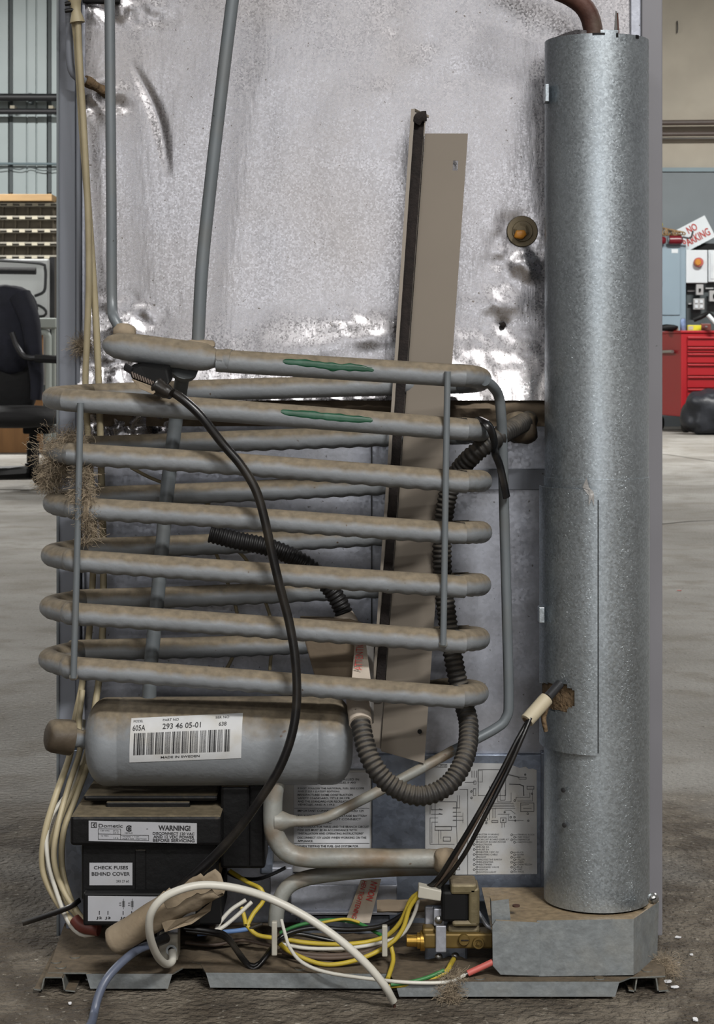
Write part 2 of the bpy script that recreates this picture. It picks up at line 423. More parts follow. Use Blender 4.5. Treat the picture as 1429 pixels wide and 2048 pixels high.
# ------------------------------------------------------------------ the hall
FX, FY0, FY1, FZ = 8.5, -9.0, 15.2, 4.6
WALLD = FY1
fl = MB(); fl.add([(-FX, FY0, 0), (FX, FY0, 0), (FX, FY1, 0), (-FX, FY1, 0)], [(0, 1, 2, 3)])
floor = struct(fl.build('floor', M['floor']))
struct(MB().add([(-FX, FY0, FZ), (FX, FY0, FZ), (FX, FY1, FZ), (-FX, FY1, FZ)], [(0, 1, 2, 3)]).build('ceiling', M['ceil']))
struct(MB().add([(-FX, FY0, 0), (-FX, FY1, 0), (-FX, FY1, FZ), (-FX, FY0, FZ)], [(0, 1, 2, 3)]).build('wall_left', M['wallplain']))
struct(MB().add([(FX, FY0, 0), (FX, FY1, 0), (FX, FY1, FZ), (FX, FY0, FZ)], [(0, 1, 2, 3)]).build('wall_right', M['wallplain']))
struct(MB().add([(-FX, FY0, 0), (FX, FY0, 0), (FX, FY0, FZ), (-FX, FY0, FZ)], [(0, 1, 2, 3)]).build('wall_front', M['wallplain']))
dfr = MB().box((-2.1, FY0 + .06, 1.2), (.16, .12, 2.4)); dfr.box((1.7, FY0 + .06, 1.2), (.16, .12, 2.4)); dfr.box((-.2, FY0 + .06, 2.38), (3.96, .12, .16))
struct(dfr.build('door_1', M['wallgrey'], None, bevel=.004))
wb = struct(MB().add([(-FX, FY1, 0), (FX, FY1, 0), (FX, FY1, FZ), (-FX, FY1, FZ)], [(0, 1, 2, 3)]).build('wall_back', M['wallbeige']))

def Q(px, py, D):                            # a point at distance D from the camera, for the far end of the hall
    return P(px, py, D0 - D)
def qbox(mb, x0, y0, x1, y1, D, depth):
    a = Q(x0, y0, D); b = Q(x1, y1, D)
    return mb.box(((a.x + b.x) / 2, a.y + depth / 2, (a.z + b.z) / 2), (abs(b.x - a.x), depth, abs(a.z - b.z)))

# corrugated cladding on the left: one profile sheet per panel, dark strips in the joints
DW = WALLD + D0
pitch_px = 77.0
for k in range(-4, 3):
    x0 = 20 + k * pitch_px; x1 = x0 + pitch_px
    prof = [(x0 + 6, 0), (x0 + 8, .03), (x0 + 34, .03), (x0 + 35, .018), (x0 + 37, .018), (x0 + 38, .03), (x0 + 53, .03), (x0 + 54, .015),
            (x0 + 56, .015), (x0 + 57, .03), (x1 - 2, .03), (x1, 0)]
    mb = MB(); za, zb = 1.0, FZ
    a = [Vector((Q(x, 0, DW).x, WALLD - .02 - d, za)) for x, d in prof]; b = [Vector((p.x, p.y, zb)) for p in a]
    n = len(a)
    mb.add(a + b, [(i, i + 1, n + i + 1, n + i) for i in range(n - 1)])
    mb.build('cladding_panel', M['corr'], wb)
    g = MB(); qbox(g, x0 - 1, -260, x0 + 5.5, 385, DW - .06, .04); g.build('joint_strip', M['groove'], wb)

t = thing('service_pipe', 'thick black pipe along the corrugated wall, upper of the two', 'pipe', Q(0, 195, DW - .2))
MB().tube([Q(-500, 193, DW - .20), Q(125, 195, DW - .20)], .034, 12).build('pipe_run', M['blackpipe'], t, 40)
for x in (-60, 60): qbox(MB(), x - 3, 186, x + 3, 206, DW - .19, .12).build('pipe_clip', M['groove'], t)
t = thing('service_pipe', 'thinner black pipe along the corrugated wall, lower of the two', 'pipe', Q(0, 223, DW - .2))
MB().tube([Q(-500, 222, DW - .20), Q(125, 223, DW - .20)], .026, 12).build('pipe_run', M['blackpipe'], t, 40)
for x in (25, 102): qbox(MB(), x - 5, 211, x + 4, 217, DW - .19, .12).build('pipe_clip', M['racklight'], t)
t = thing('wall_conduit', 'thin grey conduit with drooping wire on the corrugated wall', 'conduit', Q(0, 327, DW - .1))
MB().tube([Q(-500, 325, DW - .1), Q(125, 328, DW - .1)], .011, 8).build('pipe_run', M['conduit'], t, 40)
MB().tube(cr([Q(-60, 335, DW - .1), Q(-10, 338, DW - .1), Q(15, 336, DW - .1), Q(40, 339, DW - .1), Q(58, 334, DW - .1), Q(85, 341, DW - .1), Q(125, 337, DW - .1)], .03), .005, 6).build('wire', M['groove'], t, 40)

# slotted rails stacked against the wall under the cladding
DR = 14.2
t = thing('slotted_rail_rack', 'rack of stacked slotted rails under a pine board on the left', 'rack', Q(0, 520, DR))
qbox(MB(), -420, 388, 104, 402, DR - .05, .25).build('top_board', M['board'], t, bevel=.004)
qbox(MB(), -420, 402, 118, 640, DR + .108, .03).build('back_board', M['rackdark'], t)
for k in range(8):
    y = 405 + 26.3 * k
    mb = MB(); qbox(mb, -420, y, 118, y + 3.5, DR, .10); qbox(mb, -420, y + 5.5, 118, y + 8, DR + .01, .10)
    r = mb.build('slotted_rail', M['rack'], t)
    for j in range(-2, 5):
        x = 14 + j * 25.2 - k * .3
        qbox(MB(), x, y + 1, x + 11, y + 7, DR - .01, .04).build('rail_tab', M['racklight'], r)
    for j in range(-3, 5):
        x = 4 + j * 25.2
        qbox(MB(), x, y + 8, x + 3, y + 26, DR + .08, .10).build('divider', M['rackdark'], r)

# pale cabinet with a black rail, and table with wooden front
DC = 12.85
t = thing('equipment_cabinet', 'pale grey cabinet with a bent black tube handle behind the chair', 'cabinet', Q(20, 900, DC))
qbox(MB(), -260, 518, 98, 890, DC, .5).build('body', M['cab'], t, bevel=.01)
qbox(MB(), 98.5, 515, 109, 890, DC + .03, .45).build('side_post', M['blackpipe'], t)
hd = MB().tube(cr([Q(-60, 518, DC - .06), Q(0, 521, DC - .06), Q(80, 527, DC - .06), Q(90, 536, DC - .06), Q(91, 560, DC - .06), Q(88, 583, DC - .06), Q(70, 592, DC - .04)], .02), .010, 8).build('tube_handle', M['blackpipe'], t, 40)
MB().tube([Q(-60, 540, DC - .08), Q(72, 542, DC - .08)], .024, 12).build('grip', M['chair'], hd, 40)
MB().tube(cr([Q(60, 608, DC - .05), Q(80, 612, DC - .05), Q(92, 622, DC - .05), Q(88, 632, DC - .05), Q(65, 633, DC - .05)], .02), .009, 8).build('cable_loop', M['blackpipe'], t, 40)

DT = 12.0
t = thing('work_table', 'work table with pale grey frame and orange-brown wooden front', 'table', Q(40, 905, DT))
qbox(MB(), -300, 636, 112, 655, DT - .05, .7).build('table_top', M['tableleg'], t, bevel=.006)
qbox(MB(), -300, 664, 85, 906, DT + .1, .03).build('wood_front', M['wood'], t)
MB().tube(cr([Q(60, 664, DT), Q(88, 664, DT), Q(96, 672, DT), Q(97, 700, DT), Q(97, 905, DT)], .02), .021, 10).build('bent_frame', M['tableleg'], t, 40)
qbox(MB(), 103, 655, 110, 905, DT + .02, .04).build('leg', M['tableleg'], t)
qbox(MB(), 86, 770, 92, 905, DT + .06, .04).build('leg', M['groove'], t)

# black office chair with a jacket over its back
DCH = 8.6
t = thing('office_chair', 'black office chair on castors seen left of the refrigerator', 'chair', Q(30, 975, DCH))
def blob(mb, c, r, seg=20, rings=12, f=None):
    c = Vector(c); vs = []; fs = []
    for i in range(rings + 1):
        th = math.pi * i / rings
        for k in range(seg):
            a = 2 * math.pi * k / seg
            d = Vector((math.sin(th) * math.cos(a), math.sin(th) * math.sin(a), math.cos(th)))
            e = 0.72
            d2 = Vector([math.copysign(abs(x) ** e, x) for x in d])
            q = Vector((d2.x * r[0], d2.y * r[1], d2.z * r[2]))
            if f: q *= 1 + f(c + q)
            vs.append(c + q)
    for i in range(rings):
        for k in range(seg):
            fs.append((i * seg + k, i * seg + (k + 1) % seg, (i + 1) * seg + (k + 1) % seg, (i + 1) * seg + k))
    return mb.add(vs, fs)
c = Q(14, 735, DCH + .10)
blob(MB(), c, (.145, .06, .25)).build('backrest', M['chair'], t, 50)
c = Q(30, 833, DCH - .1)
blob(MB(), c, (.21, .24, .05)).build('seat', M['chair'], t, 50)
MB().tube(cr([Q(24, 665, DCH - .1), Q(35, 695, DCH - .1), Q(50, 714, DCH - .1), Q(75, 716, DCH - .1), Q(120, 719, DCH - .1)], .02), .013, 8).build('armrest', M['darksteel'], t, 40)
MB().tube([Q(70, 717, DCH - .1), Q(135, 720, DCH - .1)], .018, 8).build('arm_pad', M['chair'], t, 40)
MB().tube(cr([Q(128, 722, DCH - .1), Q(134, 770, DCH - .1), Q(100, 845, DCH - .1)], .02), .014, 8).build('arm_support', M['darksteel'], t, 40)
qbox(MB(), 45, 853, 100, 868, DCH - .1, .2).build('seat_plate', M['blackflat'], t, bevel=.008)
MB().lathe(Q(66, 868, DCH), (0, 0, -1), [(0, .018), (.03, .018), (.032, .028), (.13, .028), (.132, .036), (.18, .04)], 16).build('column', M['blackflat'], t, 40)
base_c = Q(62, 945, DCH)
for k in range(5):
    a = math.radians(20 + 72 * k)
    d = Vector((math.cos(a), math.sin(a), 0))
    p0 = base_c + Vector((0, 0, .0)); p1 = base_c + d * .29; p1.z = .075
    leg = MB().tube([p0, p0.lerp(p1, .5), p1], [.032, .026, .020], 8).build('base_leg', M['blackflat'], t, 40)
    MB().lathe(Vector((p1.x, p1.y - .015, .032)), (0, 1, 0), [(0, .026), (.002, .03), (.03, .03), (.032, .026)], 12).build('castor', M['blackflat'], leg, 40)
jk = MB()
def jf(p): return .10 * noise.noise(p * 9) + .05 * noise.noise(p * 23)
blob(jk, Q(16, 660, DCH + .08), (.135, .09, .20), 28, 18, jf)
jk.tube(cr([Q(40, 590, DCH), Q(60, 640, DCH - .02), Q(68, 700, DCH - .02), Q(74, 760, DCH), Q(72, 800, DCH)], .02), lambda i, s: .05 - .03 * s / .6, 12)
tag(jk.build('jacket', M['jacket'], None, 60), 'dark navy jacket draped over the black chair back', 'jacket')

# right side: grey lower wall, trim, pipes
DWR = WALLD + D0
pw = MB(); qbox(pw, 1180, 342, 2400, 895, DWR - .04, .03); pw.build('lower_wall_panel', M['wallgrey'], wb)
pw = MB(); qbox(pw, 1180, 335, 2400, 343, DWR - .06, .05); struct(pw.build('trim_1', M['conduit']))
t = thing('service_pipe', 'upper brown pipe across the beige wall on the right', 'pipe', Q(1380, 245, DWR - .1))
MB().tube([Q(1200, 247, DWR - .12), Q(1900, 240, DWR - .12)], .024, 12).build('pipe_run', M['browpipe'], t, 40)
t = thing('service_pipe', 'lower brown pipe across the beige wall on the right', 'pipe', Q(1380, 267, DWR - .1))
MB().tube([Q(1200, 269, DWR - .12), Q(1900, 264, DWR - .12)], .022, 12).build('pipe_run', M['browpipe'], t, 40)
MB().tube([Q(1200, 277, DWR - .08), Q(1900, 274, DWR - .08)], .007, 8).build('thin_conduit', M['cab'], t, 40)
tag(MB().tube(cr([Q(1355, 42, DWR - .02), Q(1356, 55, DWR - .03), Q(1355, 66, DWR - .02)], .02), .006, 6).build('wall_hook', M['darksteel'], None, 40), 'small dark hook on the beige wall', 'hook')

DE = DWR - .3
t = thing('electrical_panel', 'tall blue-grey electrical panel right of the refrigerator', 'panel', Q(1340, 660, DE))
qbox(MB(), 1280, 488, 1373, 668, DE, .24).build('enclosure', M['panel'], t, bevel=.008)
dr = qbox(MB(), 1284, 492, 1361, 630, DE - .012, .012).build('door', M['panel'], t, bevel=.003)
qbox(MB(), 1320, 563, 1325, 572, DE - .02, .01).build('latch', M['blackflat'], dr)
qbox(MB(), 1344, 498, 1357, 506, DE - .014, .003).build('sticker', M['offwhite'], dr)
t = thing('red_lamp', 'larger dark red lamp lens on top of the electrical panel', 'lamp', Q(1354, 490, DE))
MB().lathe(Q(1338, 480, DE - .05), (1, 0, 0), [(0, .025), (.006, .038), (.06, .04), (.11, .038), (.122, .026)], 16).build('lens', M['reddark'], t, 40)
MB().lathe(Q(1336.5, 480, DE - .05), (1, 0, 0), [(0, .03), (.007, .03)], 16).build('collar', M['conduit'], t, 40)
t = thing('red_lamp', 'smaller dark red lamp lens half hidden by the refrigerator edge', 'lamp', Q(1325, 490, DE))
MB().lathe(Q(1306, 481, DE - .05), (1, 0, 0), [(0, .025), (.006, .036), (.06, .036), (.10, .034), (.115, .022)], 16).build('lens', M['reddark'], t, 40)
MB().lathe(Q(1305, 481, DE - .05), (1, 0, 0), [(0, .028), (.006, .028)], 16).build('collar', M['conduit'], t, 40)
t = thing('rope_coil', 'coil of yellow rope lying above the red lamps', 'rope', Q(1335, 470, DE))
pts = []
for i in range(70):
    a = i * .75; pts.append(Q(1324 + i * .62 + 6 * math.cos(a), 463 + i * .06 + 8 * math.sin(a) * (1 - i / 110), DE + .03 * math.sin(a * .7)))
MB().tube(cr(pts, .012), .006, 6).build('strand', M['board'], t, 60)
MB().lathe(Q(1321, 450, DE), (0, -1, 0), [(0, .02), (.03, .022), (.045, .012)], 12).build('toggle', M['lemon'], t, 40)

# NO PARKING sign, tilted
t = thing('parking_sign', 'tilted white NO PARKING sign with red letters', 'sign', Q(1395, 490, DWR - .2))
ang = math.radians(27.5); ca, sa = math.cos(ang), math.sin(ang)
ox, oy = 1348, 463
def sgn(u, v, d=0.0):                        # u along the sign, v down it, pixels at that distance
    return Q(ox + u * ca + v * sa, oy - u * sa + v * ca, DWR - .22 - d)
f = [sgn(0, 0), sgn(70, 0), sgn(70, 48), sgn(0, 48)]
b = [p + Vector((0, .008, 0)) for p in f]
MB().hull(f, b).build('plate', M['offwhite'], t)
lt = MB()
put_text(lt, 'NO', 25, 4, 46, 19, lambda x, y: sgn(x, y, .004), .02)
put_text(lt, 'PARKING', 6, 24, 64, 40, lambda x, y: sgn(x, y, .004), .02)
lt.build('lettering', M['redink'], t)
tag(MB().tube(cr([Q(1366, 474, DE - .1), Q(1382, 476, DE - .1), Q(1387, 462, DE - .1)], .02), .008, 6).build('bent_rod', M['darksteel'], None, 40), 'short bent dark rod in front of the parking sign', 'rod')
t = thing('emergency_box', 'white wall box with a round amber stop button', 'switch', Q(1395, 567, DE))
qbox(MB(), 1373, 500, 1416, 566, DE, .12).build('enclosure', M['offwhite'], t, bevel=.006)
MB().lathe(Q(1397, 525, DE), (0, -1, 0), [(0, .034), (.01, .042), (.04, .042), (.05, .036)], 20).build('button', M['pink'], t, 40)
MB().lathe(Q(1397, 525, DE - .05), (0, -1, 0), [(0, .03), (.012, .022)], 20).build('button_cap', M['amber'], t, 40)
t = thing('wall_box', 'plain white wall box at the right edge of the picture', 'box', Q(1440, 565, DE))
qbox(MB(), 1417.5, 500, 1475, 564, DE + .03, .1).build('enclosure', M['offwhite'], t, bevel=.006)
qbox(MB(), 1422, 506, 1470, 558, DE + .024, .006).build('cover', M['offwhite'], t, bevel=.002)
t = thing('peg_shelf', 'dark tool shelf hanging behind the wall boxes', 'shelf', Q(1420, 500, DWR - .1))
qbox(MB(), 1371, 487, 1560, 500, DE + .135, .06).build('ledge', M['blackflat'], t)
qbox(MB(), 1374, 560, 1560, 660, DE + .14, .04).build('backboard', M['groove'], t)
for k, (xx, yy) in enumerate(((1376, 580), (1378, 606), (1412, 575))):
    qbox(MB(), xx, yy, xx + 16, yy + 3, DE + .1, .05).build('peg', M['cab'], t)
t = thing('wall_switch', 'small single switch box under the amber button', 'switch', Q(1400, 590, DE))
qbox(MB(), 1393.5, 568, 1408, 590, DE + .02, .06).build('plate', M['cab'], t, bevel=.004)
qbox(MB(), 1399, 577, 1403, 583, DE + .005, .02).build('toggle', M['blackflat'], t)
t = thing('wall_socket', 'square four-way socket below the single switch', 'socket', Q(1400, 618, DE))
qbox(MB(), 1388, 597, 1410, 619, DE + .02, .06).build('plate', M['cab'], t, bevel=.004)
for xx in (1391, 1401):
    for yy in (600, 610): qbox(MB(), xx, yy, xx + 6, yy + 6, DE + .012, .01).build('socket_face', M['offwhite'], t)
t = thing('dial_box', 'small grey box with a round black dial at the picture edge', 'box', Q(1430, 603, DE))
qbox(MB(), 1420, 581, 1450, 603, DE + .02, .06).build('plate', M['cab'], t, bevel=.004)
MB().lathe(Q(1434, 592, DE + .02), (0, -1, 0), [(0, .032), (.02, .03)], 16).build('dial', M['blackflat'], t, 40)

# red tool chest
DTB = 15.5
tc_ = Q(1363, 862, DTB)
t = thing('tool_chest', 'red roller tool chest with drawers on the right', 'tool chest', (tc_.x, tc_.y, 0), rz=math.radians(10))
TW, TD, TH = 1.0, .75, Q(0, 661, DTB).z
def lb(mb, x0, x1, y0, y1, z0, z1): return mb.box(((x0 + x1) / 2, (y0 + y1) / 2, (z0 + z1) / 2), (x1 - x0, y1 - y0, z1 - z0))
lb(MB(), 0, TW, 0, TD, .13, TH - .02).build('body', M['red'], t, bevel=.008, loc=(0, 0, 0))
lb(MB(), -.005, TW + .005, -.01, TD, TH - .02, TH).build('top', M['red'], t, bevel=.004, loc=(0, 0, 0))
zt = TH - .05
for hgt_ in (.085, .05, .085, .10, .10, .10, .12):
    d = lb(MB(), .05, TW - .04, -.016, 0, zt - hgt_ + .008, zt).build('drawer', M['red'], t, bevel=.004, loc=(0, 0, 0))
    lb(MB(), .05, TW - .04, -.03, -.016, zt - .016, zt - .002).build('drawer_pull', M['red'], d, bevel=.003, loc=(0, 0, 0))
    zt -= hgt_
MB().tube([Vector((-.03, .12, TH - .17)), Vector((-.03, .5, TH - .17))], .014, 8).build('side_handle', M['steel'], t, 40, loc=(0, 0, 0))
for cx_, cy_ in ((.06, .06), (TW - .06, .06), (.06, TD - .06), (TW - .06, TD - .06)):
    MB().lathe((cx_ - .02, cy_, .06), (1, 0, 0), [(0, .055), (.004, .06), (.036, .06), (.04, .055)], 14).build('castor', M['blackflat'], t, 40, loc=(0, 0, 0))
def on_chest(px): return Q(px, 661, DTB + .2)
k = on_chest(1367); zc = TH
t = thing('drink_can', 'blue and white can standing on the red tool chest', 'can', (k.x, k.y, zc))
MB().lathe((k.x, k.y, zc), (0, 0, 1), [(0, .02), (.006, .024), (.085, .024), (.098, .018), (.1, .018)], 16).build('body', M['can'], t, 40)
MB().lathe((k.x, k.y, zc + .1), (0, 0, 1), [(0, .017), (.003, .017)], 16).build('lid', M['steel'], t, 40)
k = on_chest(1390); t = thing('carton', 'yellow carton lying on the red tool chest', 'box', (k.x, k.y, zc))
MB().box((k.x, k.y, zc + .024), (.12, .05, .046)).build('body', M['lemon'], t, bevel=.003)
MB().box((k.x - .035, k.y - .026, zc + .024), (.04, .002, .03)).build('print_panel', M['racklight'], t)
k = on_chest(1412); t = thing('tool_case', 'dark red-brown case beside the yellow carton', 'box', (k.x, k.y, zc))
MB().box((k.x, k.y, zc + .03), (.08, .06, .058)).build('body', M['redtube'], t, bevel=.004)
MB().box((k.x, k.y - .03, zc + .035), (.02, .01, .012)).build('clasp', M['steel'], t)
k = on_chest(1352); t = thing('small_carton', 'tiny brown carton left of the drink can', 'box', (k.x, k.y, zc))
MB().box((k.x, k.y, zc + .018), (.04, .04, .034)).build('body', M['card'], t, bevel=.002)
MB().box((k.x, k.y - .021, zc + .02), (.02, .002, .016)).build('sticker', M['racklight'], t)
k = on_chest(1336)
gb = MB(); blob(gb, (k.x, k.y, zc + .025), (.08, .06, .028), 18, 10, lambda p: .25 * noise.noise(p * 30)); tag(gb.build('work_gloves', M['blackflat'], None, 60), 'crumpled black gloves on the corner of the tool chest', 'gloves')
t = thing('grinder', 'dark power tool with pale handle at the right end of the chest', 'tool', (on_chest(1424).x, on_chest(1424).y, zc))
MB().tube(cr([Q(1388, 640, DTB), Q(1402, 634, DTB), Q(1418, 628, DTB + .05), Q(1432, 640, DTB + .05)], .02), .02, 10).build('body', M['blackflat'], t, 40)
MB().tube([Q(1417, 630, DTB - .05), Q(1434, 648, DTB - .05)], .017, 10).build('handle', M['offwhite'], t, 40)
bg = MB(); k = Q(1410, 822, DTB - .35)
blob(bg, (k.x + .08, k.y, .165), (.24, .18, .175), 40, 28, lambda p: .22 * noise.noise(p * 6) + .09 * noise.noise(p * 17))
tag(bg.build('bin_bag', M['bag'], None, 60), 'black bag standing on the floor before the red chest', 'bag')

# floor marks: cracks, chips
def flat_line(pts, w, z=.0012):
    mb = MB(); v = []
    for i, p in enumerate(pts):
        d = (pts[min(i + 1, len(pts) - 1)] - pts[max(i - 1, 0)]).normalized(); n = Vector((-d.y, d.x, 0)) * w * (.6 + .5 * noise.noise(p * 5))
        v += [Vector((p.x + n.x, p.y + n.y, z)), Vector((p.x - n.x, p.y - n.y, z))]
    mb.add(v, [(2 * i, 2 * i + 2, 2 * i + 3, 2 * i + 1) for i in range(len(pts) - 1)]); return mb
def G(px, py):                               # a point of the floor
    D = CAMZ * FPX / (py - YH); return Vector(((px - CXP) * D / FPX, D - D0, 0))
M['crack'] = mat('dark_floor_crack', L(74, 70, 62), .9, 0, .2, 30)
for pts, w in (([(1300, 1050), (1340, 1047), (1380, 1043), (1429, 1041), (1500, 1036)], .008), ([(1300, 906), (1340, 910), (1380, 916), (1429, 923), (1520, 935)], .013),
               ([(20, 1850), (60, 1843), (130, 1835)], .0012)):
    flat_line(cr([G(*p) for p in pts], .05), w).build('floor_crack', M['crack'], floor)
chips = [(1357, 1877, 16, 6, 'white paint chip on the floor level with the burner box top'), (1384, 1912, 8, 4, 'tiny white paint chip near the right picture edge'),
         (1336, 1966, 22, 8, 'largest white paint chip beside the right foot'), (1350, 1977, 18, 5, 'thin white paint chip just below the largest one'),
         (1392, 2042, 12, 10, 'white chip at the bottom right corner of the picture'), (1360, 1182, 10, 5, 'small pinkish chip on the concrete right of the chimney'),
         (140, 2010, 9, 5, 'small pale chip on the floor below the left foot'), (175, 1961, 9, 7, 'round pale pebble beneath the left tray lip')]
for px, py, w, d, lab in chips:
    p = G(px, py); k = (p.y + D0) / FPX
    n = 7; vs = []
    for i in range(n):
        a = 2 * math.pi * i / n; r_ = .75 + .35 * random.random()
        vs.append(Vector((p.x + math.cos(a) * w * k * .5 * r_, p.y + math.sin(a) * d * k * 1.1 * r_, .001)))
    top = [v * 1 + Vector((0, 0, .0006 + .0008 * random.random())) for v in vs]
    tag(MB().hull(top, vs).build('paint_chip', M['pink'] if 'pinkish' in lab else M['chip']), lab, 'paint chip', 'chips on the concrete floor')

# ================================================================== the refrigerator, seen from behind
FR = thing('refrigerator', 'back of an old absorption refrigerator with exposed cooling coils', 'refrigerator', (0, -.02, 0))
ZTOP = 1.36
xl, xr = P(113, 0).x, P(1326, 0).x
# body of the cabinet behind the sheet
MB().box(((xl + xr) / 2, .30, (ZTOP + .004) / 2 + .002), (xr - xl - .012, .56, ZTOP - .004)).build('cabinet_shell', M['flange'], FR, bevel=.006)
def vstrip(x0, x1, hf, hb, y0=None, y1=1872):
    a, b = P(x0, 0, hf).x, P(x1, 0, hf).x
    zb = max(.003, P(0, y1, hf).z); zt = ZTOP if y0 is None else P(0, y0, hf).z
    return MB().box(((a + b) / 2, -(hf + hb) / 2, (zb + zt) / 2), (b - a, hf - hb, zt - zb))
fl1 = vstrip(113, 152, .012, -.02).build('side_flange', M['flange'], FR, bevel=.0012)
vstrip(113, 117.5, .015, .012).build('flange_edge', M['pipe'], fl1)
vstrip(152, 160, .016, .0).build('folded_edge', M['flange'], fl1, bevel=.001)
vstrip(163, 170, .009, -.005).build('folded_edge', M['zinc'], fl1, bevel=.001)
fl2 = vstrip(1284, 1326, .012, -.02).build('side_flange', M['flangewarm'], FR, bevel=.0012)
vstrip(1262, 1285, .008, -.005).build('folded_edge', M['zinc'], fl2, bevel=.001)

# crinkled foil sheet, upper half
def gauss(px, py, cx, cy, sx, sy): return math.exp(-((px - cx) / sx) ** 2 - ((py - cy) / sy) ** 2)
def foil_h(px, py):
    p = Vector((px * .004, py * .004, 0))
    h = .0015 * noise.noise(p * .9) + .0004 * noise.noise(p * 3.1 + Vector((5, 2, 1)))
    h += .0003 * noise.noise(Vector((px * .02, py * .004, 3)))
    if py > 560:
        t_ = (py - 560) / 240
        h += .018 * t_ ** 2.3 * (1 + .22 * noise.noise(Vector((px * .011, 3, 0))) + .10 * noise.noise(Vector((px * .04, py * .02, 0))))
    # long crease beside the left pipe
    ax, ay, bx, by = 266, 130, 336, 345
    s_ = ((px - ax) * (bx - ax) + (py - ay) * (by - ay)) / ((bx - ax) ** 2 + (by - ay) ** 2)
    if -.1 < s_ < 1.1:
        cxp = ax + (bx - ax) * s_ + 14 * math.sin(math.pi * max(0, min(1, s_)))
        w = 9 * math.sin(math.pi * max(.02, min(.98, (s_ + .1) / 1.2))) + .5
        h -= .0030 * math.exp(-((px - cxp) / w) ** 2) * math.sin(math.pi * max(0, min(1, (s_ + .1) / 1.2)))
    # crumpled spots
    for cx_, cy_, sx, sy, a in ((195, 205, 55, 32, .006), (250, 25, 80, 25, .005), (245, 640, 70, 45, .0035), (1045, 505, 60, 60, .0030), (735, 650, 65, 26, .0025),
                                (1000, 700, 95, 40, .0018), (230, 745, 90, 40, .006), (990, 600, 60, 40, .0018), (175, 180, 30, 20, .005)):
        g_ = gauss(px, py, cx_, cy_, sx, sy)
        if g_ > .01:
            h += a * g_ * (noise.noise(Vector((px * .035, py * .035, cx_))) + .3 * noise.noise(Vector((px * .09, py * .09, cy_))))
    # dimples
    for cx_, cy_, r_, a in ((1045, 463, 46, -.0018), (1007, 650, 9, -.002), (860, 87, 16, -.0005), (790, 58, 12, -.0005), (840, 140, 22, .0004), (770, 185, 18, .0005), (905, 150, 26, -.0005)):
        h += a * gauss(px, py, cx_, cy_, r_, r_)
    for cx_, cy_, sx, sy, a in ((742, 672, 60, 24, .0042), (1050, 536, 24, 24, .0045), (240, 658, 34, 18, .0035), (1010, 605, 46, 30, .003), (640, 690, 70, 30, .003)):
        h += a * gauss(px, py, cx_, cy_, sx, sy)
    return h
def sheet(x0, x1, y0, y1, base, fn, step=8):
    nx = int((x1 - x0) / step); ny = int((y1 - y0) / step)
    vs = []; fs = []
    for j in range(ny + 1):
        for i in range(nx + 1):
            px, py = x0 + (x1 - x0) * i / nx, y0 + (y1 - y0) * j / ny
            q = P(px, py, 0); vs.append(Vector((q.x, -(base + fn(px, py)), q.z)))
    for j in range(ny):
        for i in range(nx):
            a = j * (nx + 1) + i; fs.append((a, a + 1, a + nx + 2, a + nx + 1))
    return MB().add(vs, fs)
ytop = YH - (ZTOP - .02 - CAMZ) * FPX / D0
foil = sheet(160, 1288, ytop, 800, .004, foil_h, 7).build('foil_sheet', M['foil'], FR, 80)
# foil ledge under the sheet
def ledge_f(px, py): return .004 + .012 * max(0, 1 - abs(py - 815) / 30) + .005 * noise.noise(Vector((px * .02, py * .03, 1))) + .003 * noise.noise(Vector((px * .06, py * .06, 2)))
sheet(165, 1288, 792, 852, .004, ledge_f, 6).build('dusty_seam_tape', M['brownpaper'], FR, 70)
sheet(180, 345, 805, 880, .012, lambda x, y: .012 * noise.noise(Vector((x * .03, y * .03, 4))) + .004 * noise.noise(Vector((x * .08, y * .08, 4))), 5).build('crumpled_tape', M['foil'], FR, 60)

# lower sheets
def low_f(px, py):
    return .0012 * noise.noise(Vector((px * .006, py * .006, 7))) + .0005 * noise.noise(Vector((px * .02, py * .02, 9)))
sheet(160, 744, 820, 1872, .002, low_f, 12).build('galvanised_sheet', M['zinc'], FR, 80)
sheet(744, 1288, 820, 1512, .005, low_f, 12).build('galvanised_sheet', M['zinc'], FR, 80)
MB().pbox(742.5, 850, 745.5, 1560, .0065, .003).build('sheet_seam', M['darksteel'], FR)
MB().pbox(744, 1509, 1288, 1872, .012, .0).build('lower_panel', M['zincblue'], FR, bevel=.001)
MB().pbox(1083, 1505, 1286, 1872, .017, .0).build('corner_plate', M['zincblue'], FR, bevel=.001)
MB().pbox(900, 938, 1288, 980, .010, .002).build('cross_bar', M['flange'], FR, bevel=.0008)
MB().pbox(535, 1540, 744, 1745, .010, .0).build('backing_plate', M['zincpale'], FR, bevel=.001)
MB().pbox(132, 1500, 200, 1868, .03, .01).build('corner_channel', M['zincblue'], FR, bevel=.001)

# bolt on a washer
bw = MB().lathe(P(1045, 463, .004), (0, -1, 0), [(0, .0152), (.0015, .0155), (.003, .0148), (.003, .0105), (.005, .0098), (.005, .0075)], 28).build('washer', M['putty'], FR, 40)
MB().lathe(P(1043, 462, .008), (0, -1, 0), [(0, .0078), (.004, .0078), (.006, .005)], 6).build('bolt_head', M['putty'], bw)
blob(MB(), P(1041, 469, .013), (.0062, .003, .0045), 12, 8, lambda p: .3 * noise.noise(p * 300)).build('sealant', M['amber'], bw, 60)
MB().lathe(P(1007, 650, .008), (0, -1, 0), [(0, .003), (.002, .0028), (.003, .001)], 10).build('plugged_hole', M['foam'], FR, 40)

